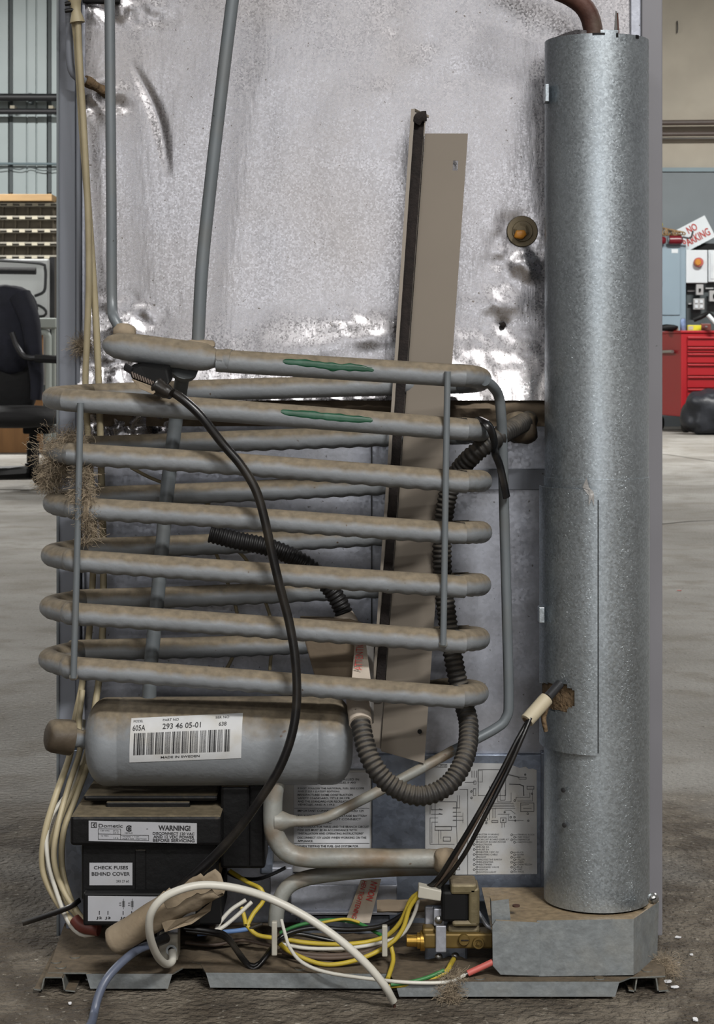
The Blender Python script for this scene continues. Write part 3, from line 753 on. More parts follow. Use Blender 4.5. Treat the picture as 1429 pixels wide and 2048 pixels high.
# ---------------------------------------------------------------- absorber coil
HF, HB = .160, .052
FRONT = [((470, 723.5), (895, 750)), ((160, 802), (470, 823), (900, 857)), ((165, 910), (470, 929), (900, 962)), ((170, 1018), (470, 1036), (896, 1066)),
         ((165, 1123), (470, 1144), (896, 1172)), ((163, 1229), (470, 1250), (896, 1282)), ((160, 1337), (470, 1360), (892, 1393))]
BACK = [((905, 766), (470, 779), (190, 789)), ((905, 868), (470, 883), (180, 894)), ((905, 963), (470, 984), (180, 995)), ((905, 1063), (470, 1087), (175, 1098)),
        ((905, 1167), (470, 1190), (172, 1200)), ((905, 1273), (470, 1293), (168, 1301))]
TIPR = [985, 985, 986, 986, 984, 982, 979]; TIPL = [None, 83, 84, 84, 80, 77, 75]
def half_loop(a, b, ext, sgn_, n=14, pointed=False):
    """Half an ellipse in plan from a to b, bulging sideways by ext."""
    m_ = (a + b) / 2; out = []
    for i in range(1, n):
        th = math.pi * i / n
        q = a.lerp(b, (1 - math.cos(th)) / 2); q.x += sgn_ * ext * math.sin(th)
        if pointed:
            u_ = i / n; q = a.lerp(b, u_); q.x += sgn_ * ext * (1 - abs(2 * u_ - 1) ** 1.55)
        out.append(q)
    return out
RC = .0104
path = [P(446, 721.6, HF)] + [P(x, y, HF) for x, y in FRONT[0]]
for i in range(1, 7):
    a = path[-1]; b = P(*BACK[i - 1][0], HB)
    tip = (TIPR[i - 1] - CXP) * sc(.11) - RC
    path += half_loop(a, b, max(.02, tip - (a.x + b.x) / 2), 1)
    path += [P(x, y, HB) for x, y in BACK[i - 1]]
    a = path[-1]; b = P(*FRONT[i][0], HF)
    tip = (TIPL[i] - CXP) * sc(.11) + RC
    path += half_loop(a, b, max(.02, (a.x + b.x) / 2 - tip), -1, pointed=True)
    path += [P(x, y, HF) for x, y in FRONT[i]]
a = path[-1]; b = P(890, 1378, HB)
path += half_loop(a, b, (TIPR[6] - CXP) * sc(.11) - RC - (a.x + b.x) / 2, 1) + [b, P(800, 1392, HB), P(700, 1405, HB + .01)]
cp = cr(path, .0026)
def wave(s, d):
    q = max(0, -d.z - .5) / .5 * min(1, max(0, (s - 1.1) * 4))
    return -.0006 * q * (1 + math.sin(s * 2 * math.pi / .0165)) 
coil = MB().tube(cp, RC, 18, mod=wave).build('absorber_coil', M['coil'], FR, 60)
# green paint strokes
def stroke(lv, xa, xb, r0, a_lo, a_hi, seed):
    mb = MB(); vs = []; n = 46; m_ = 7
    seg = FRONT[lv]
    def at(px):
        for (p, q) in zip(seg, seg[1:]):
            if px <= q[0]: return p[1] + (q[1] - p[1]) * (px - p[0]) / (q[0] - p[0])
        return seg[-1][1]
    for i in range(n + 1):
        px = xa + (xb - xa) * i / n; c_ = P(px, at(px), HF); e = math.sin(math.pi * min(1, max(0, i / n * 1.0))) ** .25
        mid = (a_lo + a_hi) / 2 + .25 * noise.noise(Vector((i * .06, seed, 0))) + (-.22) * (i / n - .5)
        w = (a_hi - a_lo) / 2 * (e * .8 + .25) * (1 + .45 * noise.noise(Vector((i * .22, seed, 4))))
        for k in range(m_ + 1):
            th = mid + w * (2 * k / m_ - 1)
            vs.append(c_ + Vector((0, -math.cos(th), math.sin(th))) * (r0 + (.0004 if 0 < k < m_ else -.0002)))
    for i in range(n):
        for k in range(m_):
            q = i * (m_ + 1) + k; mb.f.append((q, q + 1, q + m_ + 2, q + m_ + 1))
    mb.v = vs; return mb
o = stroke(0, 567, 748, RC, -.15, .55, 3).build('paint_stroke', M['greenpaint'], coil, 60); o['label'] = 'green paint stroke on the top tube'
o = stroke(1, 563, 746, RC, -.10, .62, 8).build('paint_stroke', M['greenpaint'], coil, 60); o['label'] = 'green paint stroke on the second tube'
HR = HF + RC + .002
for pts in (((161, 806), (157, 1000), (152, 1200), (147, 1356)), ((896, 743), (893, 900), (890, 1100), (887, 1290))):
    MB().tube(cr([P(x, y, HR) for x, y in pts], .01), .0030, 10).build('tie_rod', M['pipe'], coil, 40)
    blob(MB(), P(pts[-1][0], pts[-1][1] - 2, HR - .002), (.004, .004, .003), 8, 6).build('weld_bead', M['rust'], coil, 60)

# header tube with its neck, the riser and the vapour pipes
a = P(206, 688, HF - .012); b = P(445, 719, HF)
Lh = (b - a).length; rh = 29 * sc(HF)
MB().lathe(a, b - a, [(0, rh * .25), (.004, rh * .6), (.012, rh * .88), (.03, rh), (Lh * .55, rh * 1.0), (Lh * .80, rh), (Lh * .85, rh * .96), (Lh * .89, rh * .86), (Lh * .92, rh * .73), (Lh * .945, rh * .64), (Lh * .96, rh * .61), (Lh * .975, rh * .63), (Lh * 1.0, rh * .72), (Lh * 1.03, rh * .78), (Lh * 1.07, rh * .79)], 28).build('header_tube', M['coil'], FR, 80)
MB().tube(cr(PX([(372, 722, .148), (364, 760, .128), (352, 840, .108), (336, 970, .106), (324, 1100, .106), (312, 1230, .106), (302, 1330, .106), (298, 1410, .106)]), .005), 14.5 * sc(.12), 16).build('riser_pipe', M['pipe'], FR, 60)
MB().lathe(P(369, 735, .146), P(362, 765, .128) - P(369, 735, .146), [(0, .013), (.006, .0125), (.012, .0085)], 18).build('riser_collar', M['pipe'], FR, 60)
vp = [(219, -650), (219, -100), (221, 200), (223, 430), (224, 600), (229, 638), (244, 662)]
MB().tube(cr([P(x, y, .135 if y > 600 else .125) for x, y in vp], .006), 10.6 * sc(.125), 16).build('vapour_pipe', M['pipe'], FR, 60)
vp = [(548, -640), (468, -20), (442, 190), (418, 400), (404, 540), (396, 690)]
MB().tube(cr([P(x, y, .13) for x, y in vp], .006), 13 * sc(.13), 16).build('vapour_pipe', M['pipe'], FR, 60)
blob(MB(), P(248, 662, .135), (.010, .009, .007), 14, 9, lambda p: .3 * noise.noise(p * 160)).build('weld_bead', M['lint'], FR, 60)
blob(MB(), P(396, 690, .138), (.016, .012, .0045), 14, 9, lambda p: .3 * noise.noise(p * 160)).build('weld_bead', M['lint'], FR, 60)
MB().tube(cr(PX([(137, -300, .035), (138, 10, .035), (139, 110, .034), (147, 148, .032), (175, 165, .026), (205, 180, .012), (225, 188, .0)]), .005), 8 * sc(.03), 12).build('capillary_pipe', M['flange'], FR, 60)
MB().tube(cr(PX([(170, 160, .028), (190, 172, .020), (212, 184, .01)]), .004), lambda i, s: (10.5 + 1.5 * math.sin(i * 1.3)) * sc(.02), 14).build('pipe_sealing', M['wool'], FR, 60)
MB().pbox(165, -20, 240, 5, .012, .0).build('top_bar', M['blackflat'], FR, bevel=.001)
MB().tube(cr(PX([(972, 762, HF - .02), (985, 772, HF - .03), (998, 792, HF - .045), (1003, 830, .11), (1006, 900, .10), (1010, 1060, .09), (1015, 1250, .09), (1018, 1400, .09), (1013, 1435, .09),
                     (990, 1458, .092), (900, 1505, .10)]), .005), 10.3 * sc(.10), 16).build('return_pipe', M['pipe'], FR, 60)
MB().tube(cr(PX([(905, 1502, .0995), (900, 1505, .10), (800, 1560, .11), (700, 1612, .12), (655, 1634, .125), (620, 1642, .125), (565, 1642, .125)]), .005), 10.4 * sc(.10), 16).build('return_pipe', M['rust'], FR, 60)

# receiver tank
tx0, tx1 = P(168, 0, .13).x, P(706, 0, .13).x
HT = .108
za = P(0, 1483, HT).z; zb_ = P(0, 1480, HT).z
TR = 88 * sc(HT + .01)
ta = Vector((tx0, -HT, za)); tb = Vector((tx1, -HT, zb_)); Lt = (tb - ta).length
prof = []
for i in range(9):
    th = math.pi / 2 * i / 8; prof.append((.019 * (1 - math.cos(th)) if i else 0, TR * (.30 + .70 * math.sin(th)) if i else TR * .25))
prof += [(.030, TR), (.0305, TR * .992), (.033, TR * .992), (.0335, TR), (Lt * .5, TR), (Lt - .0335, TR), (Lt - .033, TR * .99), (Lt - .0305, TR * .99), (Lt - .030, TR)]
for i in range(8, -1, -1):
    th = math.pi / 2 * i / 8; prof.append((Lt - .019 * (1 - math.cos(th)), TR * (.30 + .70 * math.sin(th))))
tank = MB().lathe(ta, tb - ta, prof, 48).build('receiver_tank', M['tank'], FR, 50)
ax = (P(168, 1478, HT) - P(90, 1470, HT + .015)).normalized()
nk = P(170, 1478, HT)
MB().lathe(nk - ax * .016, ax, [(0, .0095), (.006, .0095), (.012, .008), (.02, .010)], 16).build('filler_neck', M['tank'], tank, 50)
o = MB().lathe(nk - ax * .037, ax, [(0, .010), (.002, .0138), (.006, .0155), (.020, .0165), (.024, .0165), (.024, .012)], 20).build('rubber_cap', M['rubber'], tank, 50)
o['label'] = 'dull brown cap on the tank neck'
# barcode label wrapped on the tank
def tank_map(px, py, lift=.0006):
    c_ = ta.lerp(tb, 0.5); z = P(px, py, HT + TR).z; x = P(px, py, HT + TR * .95).x
    cz = za + (zb_ - za) * (x - ta.x) / (tb.x - ta.x)
    v_ = max(-.97, min(.97, (z - cz) / TR)); th = math.asin(v_)
    return Vector((x, -HT - math.cos(th) * (TR + lift), cz + math.sin(th) * (TR + lift)))
def lab_map(lift):
    # label coordinates 0..1240 x 0..460 (as read from the photograph), slightly rotated
    def f(u, v): return tank_map(261 + u * .1805 - v * .004, 1441 + v * .183 - u * .0072, lift)
    return f
mb = MB(); g_ = lab_map(.0005); nu, nv = 24, 14
vs = [g_(1240 * i / nu, 460 * j / nv) for j in range(nv + 1) for i in range(nu + 1)]
mb.add(vs, [(j * (nu + 1) + i, j * (nu + 1) + i + 1, (j + 1) * (nu + 1) + i + 1, (j + 1) * (nu + 1) + i) for j in range(nv) for i in range(nu)])
lab = mb.build('barcode_label', M['whitedirty'], FR, 60)
mb = MB(); g_ = lab_map(.0009)
put_text(mb, '605A', 25, 70, 165, 125, g_, .01); put_text(mb, '293 46 05-01', 355, 66, 780, 120, g_, .01); put_text(mb, '638', 980, 75, 1065, 112, g_, .01)
put_text(mb, 'MODEL', 30, 22, 135, 44, g_); put_text(mb, 'PART NO', 355, 22, 530, 44, g_); put_text(mb, 'SER NO', 940, 20, 1090, 42, g_)
put_text(mb, 'MADE IN SWEDEN', 350, 402, 780, 426, g_, .01)
rb = random.Random(5); u = 45
groups = [(45, 60), (70, 170), (190, 268), (285, 372), (390, 455), (468, 560), (578, 650), (668, 760), (778, 850), (866, 960), (975, 1035), (1048, 1112)]
for (g0, g1) in groups:
    u = g0
    while u < g1 - 3:
        w = rb.choice((5, 5, 6, 14, 18)); w = min(w, g1 - u)
        for j in range(4): put_rect(mb, u, 150 + j * 57, u + w, 150 + (j + 1) * 57, g_)
        u += w + rb.choice((5, 6, 8))
mb.build('lettering', M['ink'], lab)

# S pipe under the tank
MB().tube(cr(PX([(553, 1560, .12), (547, 1590, .122), (546, 1640, .125), (551, 1672, .125), (572, 1702, .125), (612, 1715, .125), (700, 1716, .125), (800, 1717, .12), (898, 1718, .115)]), .005), [19.5 * sc(.12)] * 400, 18).build('boiler_pipe', M['rust'], FR, 60)
MB().lathe(P(550, 1642, .125), (1, 0, 0), [(0, .0105), (.006, .0098), (.010, .0080), (.014, .0062), (.020, .0050)], 18).build('weld_joint', M['rust'], FR, 60)
MB().tube(cr(PX([(552, 1850, .11), (556, 1812, .11), (575, 1775, .108), (615, 1756, .105), (700, 1744, .10), (800, 1737, .095), (910, 1735, .09)]), .005), 15.5 * sc(.1), 16).build('boiler_pipe', M['rust'], FR, 60)
def wrap_f(p): return .25 * noise.noise(p * 70) + .12 * noise.noise(p * 190)
blob(MB(), P(892, 1722, .122), (.011, .013, .011), 18, 12, wrap_f).build('insulation_end', M['card'], FR, 60)
sheet(752, 905, 1735, 1760, .112, lambda x, y: .014 * math.sin((y - 1735) / 25 * math.pi) + .005 * noise.noise(Vector((x * .03, y * .05, 2))), 5).build('torn_wrap', M['brownpaper'], FR, 60)
sheet(800, 905, 1752, 1768, .118, lambda x, y: .006 * noise.noise(Vector((x * .05, y * .08, 7))), 5).build('torn_foil_wrap', M['tape'], FR, 60)

# ---------------------------------------------------------------- corrugated drain hose
def ridged(r0, amp, pitch):
    return lambda i, s: r0 * (1 + amp * math.copysign(abs(math.sin(s * 2 * math.pi / pitch)) ** .6, math.sin(s * 2 * math.pi / pitch)))
h1 = [(420, 1067, .106), (470, 1080, .106), (545, 1097, .106), (610, 1128, .106), (655, 1170, .106), (682, 1212, .106), (698, 1260, .108), (712, 1330, .112)]
MB().tube(cr(PX(h1), .0007), ridged(17.5 * sc(.106), .075, .0042), 14).build('drain_hose', M['hoseblack'], FR, 75)
h2 = [(716, 1400, .125), (722, 1450, .150), (742, 1520, .168), (782, 1570, .172), (840, 1592, .172), (896, 1570, .165), (930, 1516, .15), (938, 1450, .125), (924, 1395, .108), (910, 1330, .104),
      (897, 1250, .098), (886, 1150, .094), (886, 1060, .094), (898, 985, .096), (918, 942, .10), (955, 903, .112), (1000, 872, .10), (1038, 850, .06), (1058, 840, .03)]
hose = MB().tube(cr(PX(h2), .0008), ridged(19 * sc(.13), .075, .0048), 16).build('drain_hose', M['hose'], FR, 75)
blob(MB(), P(1042, 852, .04), (.016, .013, .016), 18, 12, wrap_f).build('hose_grommet', M['rubber'], hose, 60)
o = MB().tube(cr(PX([(958, 838, .135), (975, 848, .15), (985, 866, .148), (990, 888, .135), (990, 905, .12), (1000, 930, .11), (1008, 965, .108), (1014, 995, .105)]), .003), .0026, 8, flat=(1.0, 1.9)).build('cable_tie', M['blackcord'], FR, 60)
o['label'] = 'black cable tie around hose and coil'
# card wrap and silver tape around the hose
f = [P(612, 1290, .112), P(600, 1235, .108), P(700, 1238, .120), P(728, 1250, .122), P(716, 1370, .128), P(632, 1360, .118)]
MB().hull(f, [p + Vector((0, .012, 0)) for p in f]).build('card_wrap', M['brownpaper'], FR, bevel=.001)
sheet(696, 746, 1250, 1400, .108, lambda x, y: .016 * math.sqrt(max(0, 1 - ((x - 720) / 27) ** 2)) + .003 * noise.noise(Vector((x * .06, y * .03, 1))) + .008 * max(0, (y - 1330) / 70), 4).build('silver_tape', M['tape'], FR, 70)
def crumple(p): return 1 + .05 * noise.noise(p * 120)
MB().tube(cr(PX([(686, 1228, .107), (692, 1245, .1075), (700, 1268, .109)]), .002), lambda i, s: .0092 + .0022 * min(1, s / .008), 16, mod=lambda s, d: .0006 * noise.noise(Vector((s * 200, d.x * 3, d.y * 3)))).build('tape_collar', M['papertag'], FR, 70)
MB().tube(cr(PX([(714, 1385, .118), (717, 1410, .130), (722, 1447, .1485)]), .002), .0106, 18, mod=lambda s, d: .0005 * noise.noise(Vector((s * 150, d.x * 3, d.y * 3)))).build('tape_sleeve', M['papertag'], FR, 70)
tg = MB(); f = [P(712, 1262, .134), P(730, 1268, .134), P(742, 1360, .146), P(704, 1362, .146)]
tg.hull(f, [p + Vector((0, .0006, 0)) for p in f]); tgo = tg.build('paper_tag', M['papertag'], FR)
mb = MB(); f0, f1_ = P(722, 1340, .1455), P(727, 1275, .1365)
def tagmap(u, v):
    p = f0.lerp(f1_, u); return p + Vector((v, -.0012, 0))
put_text(mb, 'ATTENTION', 0, -.006, 1, .001, tagmap); mb.build('lettering', M['redink'], tgo)

# ---------------------------------------------------------------- chimney of the burner
CHX, CHH = P(1194, 0, .075).x, .075
CHR = 103.5 * sc(CHH)
zc0 = P(0, 1826, CHH + CHR).z; zc1 = P(0, 66, CHH + CHR).z
def cyl(th, z, r): return Vector((CHX + math.sin(th) * r, -CHH - math.cos(th) * r, z))
def cyl_patch(th0, th1, z0, z1, r, thick=.0012, n=24, m_=2, skip=None, zlo=None, zhi=None):
    mb = MB(); idx = {}; fs = []
    def vid(i, j, k):
        key = (i, j, k)
        if key not in idx:
            th = th0 + (th1 - th0) * i / n
            a_ = zlo(th) if zlo else z0; b_ = zhi(th) if zhi else z1
            mb.v.append(cyl(th, a_ + (b_ - a_) * j / m_, r - (thick if k else 0))); idx[key] = len(mb.v) - 1
        return idx[key]
    cells = {(i, j) for i in range(n) for j in range(m_) if not (skip and skip(i, j))}
    for (i, j) in cells:
        fs.append((vid(i, j, 0), vid(i + 1, j, 0), vid(i + 1, j + 1, 0), vid(i, j + 1, 0)))
        fs.append((vid(i, j, 1), vid(i, j + 1, 1), vid(i + 1, j + 1, 1), vid(i + 1, j, 1)))
        for (di, dj, a_, b_) in ((-1, 0, (i, j), (i, j + 1)), (1, 0, (i + 1, j + 1), (i + 1, j)), (0, -1, (i + 1, j), (i, j)), (0, 1, (i, j + 1), (i + 1, j + 1))):
            if (i + di, j + dj) not in cells:
                fs.append((vid(*a_, 0), vid(*b_, 0), vid(*b_, 1), vid(*a_, 1)))
    mb.f = fs; return mb
pi = math.pi
zs = P(0, 968, CHH + CHR).z
def notch(i, j):                              # small cut-outs along the top rim
    return j == 11 and i in (36, 37, 44, 45, 52)
chim = cyl_patch(-pi, pi * .999, zs, zc1, CHR, .0012, 84, 12).build('chimney_casing', M['chimney'], FR, 60)
lowc = cyl_patch(-pi, pi * .999, zc0, zs + .004, CHR + .0008, .0012, 72, 2).build('lower_casing', M['chimney'], chim, 60)
for th0, th1, dz in ((-.20, .03, .0016), (.25, .29, .0035), (.70, .78, .003)):
    cyl_patch(th0, th1, zc1 - dz, zc1 + .0002, CHR + .0007, .0022, 6, 1).build('rim_slot', M['blackflat'], chim, 60)
cyl_patch(-.05, .30, zc1 - .0005, zc1 + .003, CHR - .0003, .001, 8, 1).build('rim_tab', M['chimney'], chim, 60)
cyl_patch(-pi * .55, -.32, zc1 - .0005, zc1 + .002, CHR - .0008, .001, 14, 1, zhi=lambda th: zc1 + .0005 + .004 * max(0, 1 - abs(th + .5) / .5)).build('foil_lining', M['foil'], chim, 60)
# half-round access sleeve with a cut-out
zsl0, zsl1 = P(0, 1509, CHH + CHR).z, P(0, 978, CHH + CHR).z
def th_of(px): return math.asin(max(-1, min(1, ((px - CXP) * sc(CHH + .03) - CHX) / (CHR + .003))))
nT, nZ = 70, 150
def sl_skip(i, j):
    th = -1.75 + (1.75 + th_of(1190)) * (i + .5) / nT; z = zsl0 + (zsl1 - zsl0) * (j + .5) / nZ
    py = YH + (CAMZ - z) * FPX / (D0 - CHH - CHR * max(0, math.cos(th)))
    px = CXP + (CHX + math.sin(th) * CHR) / sc(CHH + CHR * max(0, math.cos(th)))
    if not (1366 < py < 1422): return False
    if px > 1153: return False
    if px > 1140 and (py < 1372 + (px - 1140) * .5 or py > 1417 - (px - 1140) * .5): return False
    if px < 1108 and py > 1404 + (1108 - px) * -.2 and False: return False
    return True
slv = cyl_patch(-1.75, th_of(1190), zsl0, zsl1, CHR + .0052, .0014, nT, nZ, sl_skip,
                zlo=lambda th: zsl0 + (0 if th > -.8 else (-th - .8) * .0015), zhi=lambda th: zsl1).build('access_sleeve', M['chimney'], FR, 60)
wl = cyl_patch(-1.62, th_of(1156), P(0, 1428, CHH + CHR).z, P(0, 1362, CHH + CHR).z, CHR + .0024, .002, 24, 16)
for v in wl.v: v += Vector((0, -.0022 * noise.noise(v * 90), .001 * noise.noise(v * 150)))
wl.build('insulation_wool', M['wool'], slv, 60)
MB().tube(cr(PX([(1093, 1415, .118), (1088, 1435, .121), (1091, 1455, .122), (1093, 1463, .122)]), .003), lambda i, s: .0030 - .05 * s * 0.8, 8).build('wool_shred', M['wool'], slv, 60)
cyl_patch(th_of(1190), th_of(1192), zsl0 + .002, zsl1 - .01, CHR + .0050, .004, 2, 1).build('sleeve_gap_shade', M['blackflat'], slv)  # solid black strip painting in the shadow line at the sleeve's edge
MB().pbox(1079, 1215, 1090, 1246, .10, .085).build('sleeve_tab', M['chimney'], slv, bevel=.0005)
MB().pbox(1091, 168, 1099, 203, .102, .085).build('casing_tab', M['chimney'], chim, bevel=.0005)
f = [P(1166, 975, .1285), P(1174, 955, .129), P(1179, 975, .1285), P(1178, 1012, .1295), P(1184, 998, .1295), P(1189, 1012, .1295), P(1189, 985, .1285)]
MB().hull(f, [p + Vector((0, .0008, 0)) for p in f]).build('torn_tape', M['tape'], slv)
for (x, y) in ((1130, 1650), (1128, 1580)):
    MB().lathe(P(x, y, CHH + CHR * .80), (-.55, -1, 0), [(0, .0022), (.001, .0024), (.0014, .001)], 10).build('rivet', M['darksteel'], chim, 40)
# flue pipe and pin out of the top
MB().tube(cr(PX([(1188, 260, .075), (1188, 110, .078), (1186, 55, .08), (1172, 18, .082), (1140, -8, .084), (1080, -32, .086), (1010, -60, .086)]), .005), 19.5 * sc(.08), 18).build('flue_pipe', M['rustpipe'], FR, 60)
MB().tube(PX([(1233, 76, .11), (1233, 22, .11)]), [.0022, .0006], 8).build('flue_pin', M['steel'], FR, 40)
MB().tube(PX([(1236.5, 76, .11), (1236, 26, .11)]), [.0018, .0006], 8).build('flue_pin', M['rustpipe'], FR, 40)
# ceramic igniter with its leads
a, b = P(1106, 1384, .128), P(1054, 1442, .146)
ign = MB().lathe(b, a - b, [(0, .0050), (.0005, .0066), (.026, .0068), (.030, .0066), (.0305, .004)], 18).build('ceramic_igniter', M['ceramic'], FR, 40)
MB().tube([a.lerp(b, .2), P(1120, 1368, .118)], .0045, 10).build('igniter_tip', M['darksteel'], ign, 40)
MB().lathe(b + (b - a).normalized() * .0004, a - b, [(0, .0045), (.002, .0045)], 14).build('igniter_mouth', M['wool'], ign)
for dx, dy, dh, m_ in ((0, 0, 0, 'blackcord'), (9, 3, .003, 'blackcord'), (4, -4, -.003, 'brownwire')):
    MB().tube(cr(PX([(1060 + dx * .2, 1436, .146 + dh), (1034 + dx * .8, 1482 + dy, .155 + dh), (1002 + dx * 1.2, 1545 + dy, .16 + dh), (958 + dx * 1.6, 1625 + dy, .165 + dh), (910 + dx * 2.2, 1705 + dy, .16 + dh),
                         (872 + dx * 2, 1762, .15 + dh), (845 + dx * 3, 1778, .135 + dh)]), .005), .0021, 8).build('igniter_lead', M[m_], FR, 60)

# ---------------------------------------------------------------- burner box
HBX = .178
zt_ = .0565
fr_out = [(985, 1852), (992, 1840), (1074, 1844), (1076, 1841), (1268, 1838), (1268, 1950), (1080, 1953), (1002, 1950), (986, 1932)]
bb = MB().prism(fr_out, HBX, HBX - .0015).build('burner_box', M['burner'], FR)
MB().prism([(985.5, 1852), (992.5, 1841), (1080, 1845), (1080, 1951), (1002, 1949), (986.5, 1931)], HBX + .0014, HBX + .0002).build('front_overlap', M['burner'], bb)
f = [P(1268, 1838, HBX), P(1319, 1803, .115), P(1315, 1924, .115), P(1268, 1950, HBX)]
MB().hull(f, [p + Vector((-.0012, .0008, 0)) for p in f]).build('side_panel', M['burner'], bb)
xa_, xb2 = P(984, 0, HBX).x, P(1268, 0, HBX).x
xa2 = P(983, 1800, .082).x; xb3 = P(1310, 0, .1).x
tp = [Vector((xa_ + .0005, -HBX + .003, zt_)), Vector((xb2, -HBX + .003, zt_)), Vector((xb3, -.11, zt_)), Vector((xb3, -.03, zt_)), Vector((xa_ + .0005, -.03, zt_ )), ]
MB().hull(tp, [p - Vector((0, 0, .0015)) for p in tp]).build('top_plate', M['burner'], bb)
MB().prism([(983, 1802), (1018, 1798), (1022, 1842), (985, 1848)], .168, .15).build('corner_fold', M['burner'], bb)
MB().lathe(P(1033, 1813, .125), (0, 0, 1), [(0, .0035), (.0015, .0035), (.002, .002)], 12).build('rust_screw', M['rustpipe'], bb, 40)
sw = MB().lathe(P(1307, 1797, .12), (0, -1, 0), [(0, .0055), (.001, .0052), (.004, .0035), (.005, .001)], 16).build('panel_screw', M['steel'], FR, 40)
MB().prism([(1302, 1800), (1313, 1796), (1313, 1798), (1302, 1802)], .1255, .124).build('slot', M['blackflat'], sw)
MB().pbox(1083, 1925, 1130, 1953, HBX + .001, HBX - .0002).build('scraped_patch', M['chip'], bb) if False else None

# ---------------------------------------------------------------- base tray and feet
ZT = .0165
def TP(px, h): return Vector((P(px, 0, h).x, -h, ZT))
edge = [TP(95, .165), TP(175, .165), TP(185, .168), TP(345, .168), TP(385, .135), TP(400, .138), TP(412, .165), TP(780, .168), TP(790, .19), TP(1240, .19), TP(1262, .178), TP(1332, .174), TP(1330, .150), TP(1300, .10), TP(1290, .01), TP(130, .01)]
MB().hull(edge, [p - Vector((0, 0, .0014)) for p in edge]).build('base_tray', M['tray'], FR)
def lip(pts, z1=.003):
    """Turned-down front edge of the tray along the given plan points."""
    mb = MB()
    for a_, b_ in zip(pts, pts[1:]):
        n_ = Vector((0, .0014, 0))
        f_ = [a_, b_, Vector((b_.x - .004, b_.y, z1)), Vector((a_.x + .004, a_.y, z1))]
        mb.hull(f_, [p + n_ for p in f_])
    return mb
lip([TP(172, .1685), TP(345, .1685)]).build('tray_lip', M['burner'], FR)
lip([TP(412, .1655), TP(780, .1685)]).build('tray_lip', M['burner'], FR)
lip([TP(790, .1905), TP(1240, .1905)]).build('tray_lip', M['burner'], FR)
for prof_ in ([(68, .004), (84, .003), (90, ZT - .002), (124, ZT - .002), (128, .003), (150, .002)], [(1258, .003), (1272, .002), (1276, ZT - .002), (1312, ZT - .002), (1316, .002), (1338, .003)]):
    mb = MB(); t_ = .0013
    pts = [Vector((P(x, 0, .175).x, -.175, max(.002, z))) for x, z in prof_]
    for a_, b_ in zip(pts, pts[1:]):
        d = (b_ - a_).normalized(); n_ = Vector((-d.z, 0, d.x)) * t_
        f_ = [a_, b_, b_ + n_, a_ + n_]
        mb.hull(f_, [p + Vector((0, .12, 0)) for p in f_])
    mb.build('foot_channel', M['tray'], FR)
for px, h in ((122, .150), (112, .135), (150, .12), (1295, .16), (1200, .182), (960, .182), (600, .155)):
    p = TP(px, h); MB().lathe(p, (0, 0, 1), [(-.001, .005), (.001, .0048), (.0016, .003)], 12).build('tray_rivet', M['tray'], FR, 40)
# settled dust and debris in the tray
nx, ny = 130, 36
vs = []; fs = []
for j in range(ny + 1):
    for i in range(nx + 1):
        x = P(200, 0, .1).x + (P(975, 0, .1).x - P(200, 0, .1).x) * i / nx; y = -.012 - .140 * j / ny
        e = min(1, j / 4, (ny - j) / 6, i / 6, (nx - i) / 6)
        vs.append(Vector((x, y, ZT - .0005 + e * max(0, .0012 + .003 * noise.noise(Vector((x * 40, y * 40, 1))) + .002 * noise.noise(Vector((x * 120, y * 120, 5)))))))
for j in range(ny):
    for i in range(nx):
        a_ = j * (nx + 1) + i; fs.append((a_, a_ + 1, a_ + nx + 2, a_ + nx + 1))
MB().add(vs, fs).build('settled_dust', M['dustbed'], FR, 80)['kind'] = 'stuff'

# ---------------------------------------------------------------- control box
HC = .150
cb = MB().pbox(163, 1685, 432, 1800, HC - .012, .02).build('control_box', M['black'], FR, bevel=.002)
MB().pbox(140, 1632, 443, 1692, HC, .03).build('upper_cover', M['black'], cb, bevel=.003)
MB().pbox(166, 1786, 400, 1852, HC + .002, .03).build('terminal_cover', M['blackflat'], cb, bevel=.002)
MB().pbox(396, 1780, 442, 1850, HC - .03, .03).build('lower_body', M['blackflat'], cb, bevel=.002)
MB().pbox(166, 1590, 436, 1603, .115, .04).build('rear_ledge', M['black'], cb, bevel=.003)
MB().pbox(212, 1604, 380, 1622, .115, .10).build('raised_rib', M['black'], cb, bevel=.0015)
MB().pbox(270, 1700, 292, 1786, HC - .0105, HC - .02).build('front_rib', M['black'], cb, bevel=.001)
MB().pbox(400, 1726, 440, 1760, .10, .03).build('mounting_tab', M['card'], cb, bevel=.001)
rl = MB().pbox(441, 1572, 500, 1738, .118, .03).build('relay_block', M['black'], FR, bevel=.003)
MB().pbox(478, 1566, 531, 1738, .110, .03).build('relay_cover', M['black'], rl, bevel=.003)
MB().lathe(P(308, 1579, .05), (0, -1, 0), [(0, .005), (.002, .005), (.004, .003)], 14).build('panel_screw', M['steel'], FR, 40)
sheet(320, 360, 1570, 1595, .05, lambda x, y: .004 * noise.noise(Vector((x * .1, y * .1, 1))), 4).build('card_scrap', M['card'], FR, 60)
# curved grey rim behind the relay
MB().tube(cr(PX([(455, 1745, .07), (480, 1756, .07), (515, 1758, .07), (545, 1748, .07), (572, 1735, .07)]), .004), .0016, 8, flat=(1.0, 2.5)).build('cable_strap', M['darksteel'], FR, 60)
MB().pbox(520, 1690, 545, 1750, .05, .01).build('relay_bracket', M['zincblue'], FR, bevel=.002)
MB().pbox(540, 1735, 585, 1800, .045, .02).build('grey_bracket', M['zinc'], FR, bevel=.001)

